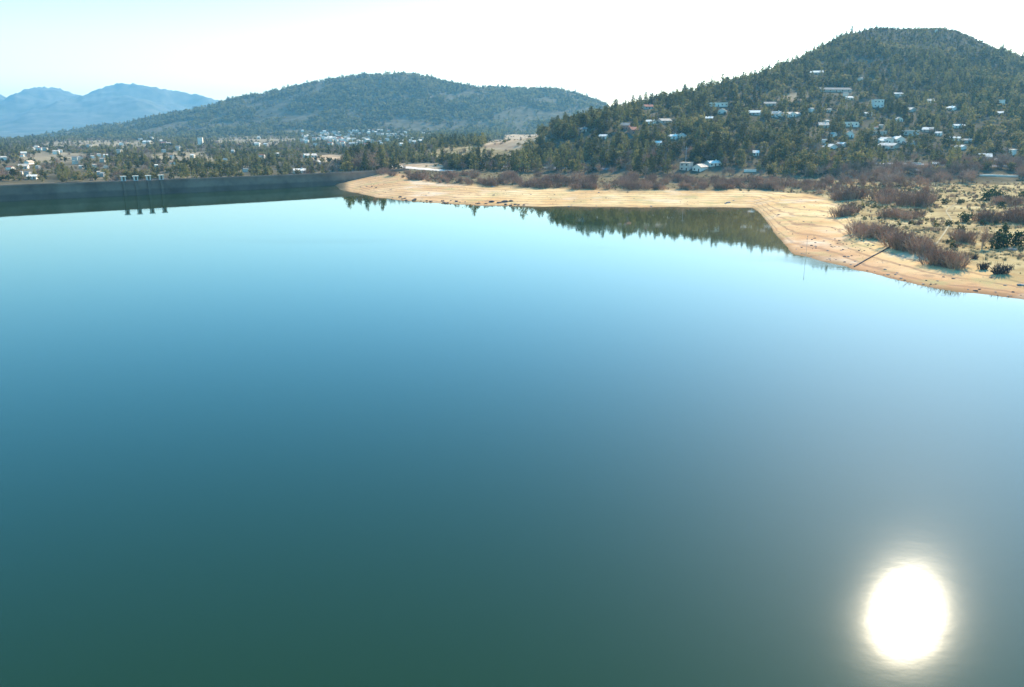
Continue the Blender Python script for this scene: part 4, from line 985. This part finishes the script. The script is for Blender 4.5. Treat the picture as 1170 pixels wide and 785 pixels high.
for i in range(36):
    px = rng.uniform(915, 1000); py = rng.uniform(262, 285) if px < 960 else rng.uniform(272, 290)
    rock(px, py, rng.uniform(1.2, 3), 'dark stone strewn over the beach corner', DROCK[rng.integers(3)], .8, 'stones of the beach corner')

# undergrowth and pebbles nobody could count
X, Y = area(44000, -0.2, 0.8, 215, 720); g = grid_at(grass, X, Y)*(1-.8*grid_at(sand, X, Y))
ok = (rng.random(len(X)) < g*np.clip(.5+1.2*fbm(X/18, Y/18, 91), .05, 1)) & visible(X, Y, 2); X, Y = X[ok], Y[ok]
ok = ~on_track(X, Y); X, Y = X[ok], Y[ok]; n = len(X); u = rng.random(n); dkz = fbm(X/35, Y/35, 92)
pick = np.where(u < .70-.5*dkz, rng.integers(0, 3, n), np.where(u < .86, rng.integers(3, 5, n), rng.integers(5, 7, n)))
s = rng.uniform(.6, 1.6, n)
tag(scatter('undergrowth', np.stack([X, Y, H(X, Y)-.05], 1), np.stack([s, s, s*rng.uniform(.7, 1.2, n)], 1), pick, SCRUB, M_STRAW), kind='stuff')
X, Y = area(26000, -0.2, 0.8, 200, 680); g = grid_at(sand, X, Y)*smooth(1, 4, Y-along(YA, X, Y))
zb = H(X, Y); band = np.sin(zb*9+3*fbm(X/30, Y/30, 95))
ok = (rng.random(len(X)) < g*np.clip(.10+.55*(band > .6)+.5*fbm(X/20, Y/20, 96), 0, 1)*.55) & visible(X, Y, 2); X, Y = X[ok], Y[ok]; n = len(X)
s = np.exp(rng.normal(-1.75, .5, n))
tag(scatter('pebbles', np.stack([X, Y, H(X, Y)], 1), np.stack([s*1.3, s, s*.8], 1), rng.integers(0, 3, n), STONES, M_DROCK), kind='stuff')
print('TREES', n1, n2, n3, 'objects', len(bpy.data.objects))

# ------------------------------------------------------------------ air
hm = bpy.data.materials.new('haze'); hm.use_nodes = True; nt = hm.node_tree; nt.nodes.clear()
out = N(nt, 'ShaderNodeOutputMaterial'); pv = N(nt, 'ShaderNodeVolumePrincipled')
pv.inputs['Density'].default_value = 0.78e-4; pv.inputs['Color'].default_value = (0.22, 0.56, 0.80, 1); pv.inputs['Anisotropy'].default_value = 0.2
nt.links.new(pv.outputs[0], out.inputs['Volume'])
zmax = float(Z.max())+25; zmin = float(Z.min())-4
hz = MB().box(-17500, 17500, -1000, 10800, zmin, max(zmax, 60)).obj('haze', hm); tag(hz, kind='stuff')

# ------------------------------------------------------------------ light, sky, camera
d = ray(1035, 703); d /= np.linalg.norm(d)
SUN = Vector((d[0], d[1], -d[2])).normalized()      # mirror direction of the glitter on the water
elev = math.asin(SUN.z); azim = math.atan2(SUN.x, SUN.y)
print('SUN', math.degrees(elev), math.degrees(azim))
L = bpy.data.lights.new('sun', 'SUN'); L.energy = 5.0; L.angle = math.radians(0.53); L.color = (1, .84, .63)
lo = bpy.data.objects.new('sun', L); C.objects.link(lo); lo.rotation_euler = (-SUN).to_track_quat('-Z', 'Y').to_euler(); lo.location = (300, -200, 400)
wd = bpy.data.worlds.new('World'); scene.world = wd; wd.use_nodes = True; nt = wd.node_tree
sk = N(nt, 'ShaderNodeTexSky', sky_type='NISHITA'); sk.sun_disc = False; sk.sun_elevation = elev; sk.sun_rotation = azim
sk.air_density = 2.0; sk.dust_density = 1.35; sk.ozone_density = 10.0; sk.altitude = 900
hs = N(nt, 'ShaderNodeHueSaturation'); hs.inputs['Saturation'].default_value = 1.24; hs.inputs['Hue'].default_value = 0.494
nt.links.new(sk.outputs[0], hs.inputs['Color']); nt.links.new(hs.outputs[0], nt.nodes['Background'].inputs[0]); nt.nodes['Background'].inputs[1].default_value = 0.15
cam = bpy.data.cameras.new('camera'); co = bpy.data.objects.new('camera', cam); C.objects.link(co); scene.camera = co
cam.sensor_width = 36; cam.lens = 36*FOC/PW; cam.clip_start = 0.5; cam.clip_end = 60000
co.location = (0, 0, CAMZ); co.rotation_euler = (math.pi/2-TH, 0, 0)
vs = scene.view_settings; vs.view_transform = 'Standard'; vs.look = 'None'; vs.gamma = 1; vs.exposure = 1.37; vs.use_curve_mapping = False
scene.cycles.use_denoising = True; scene.cycles.max_bounces = 6; scene.cycles.volume_bounces = 1; scene.cycles.diffuse_bounces = 3
scene.cycles.transparent_max_bounces = 8
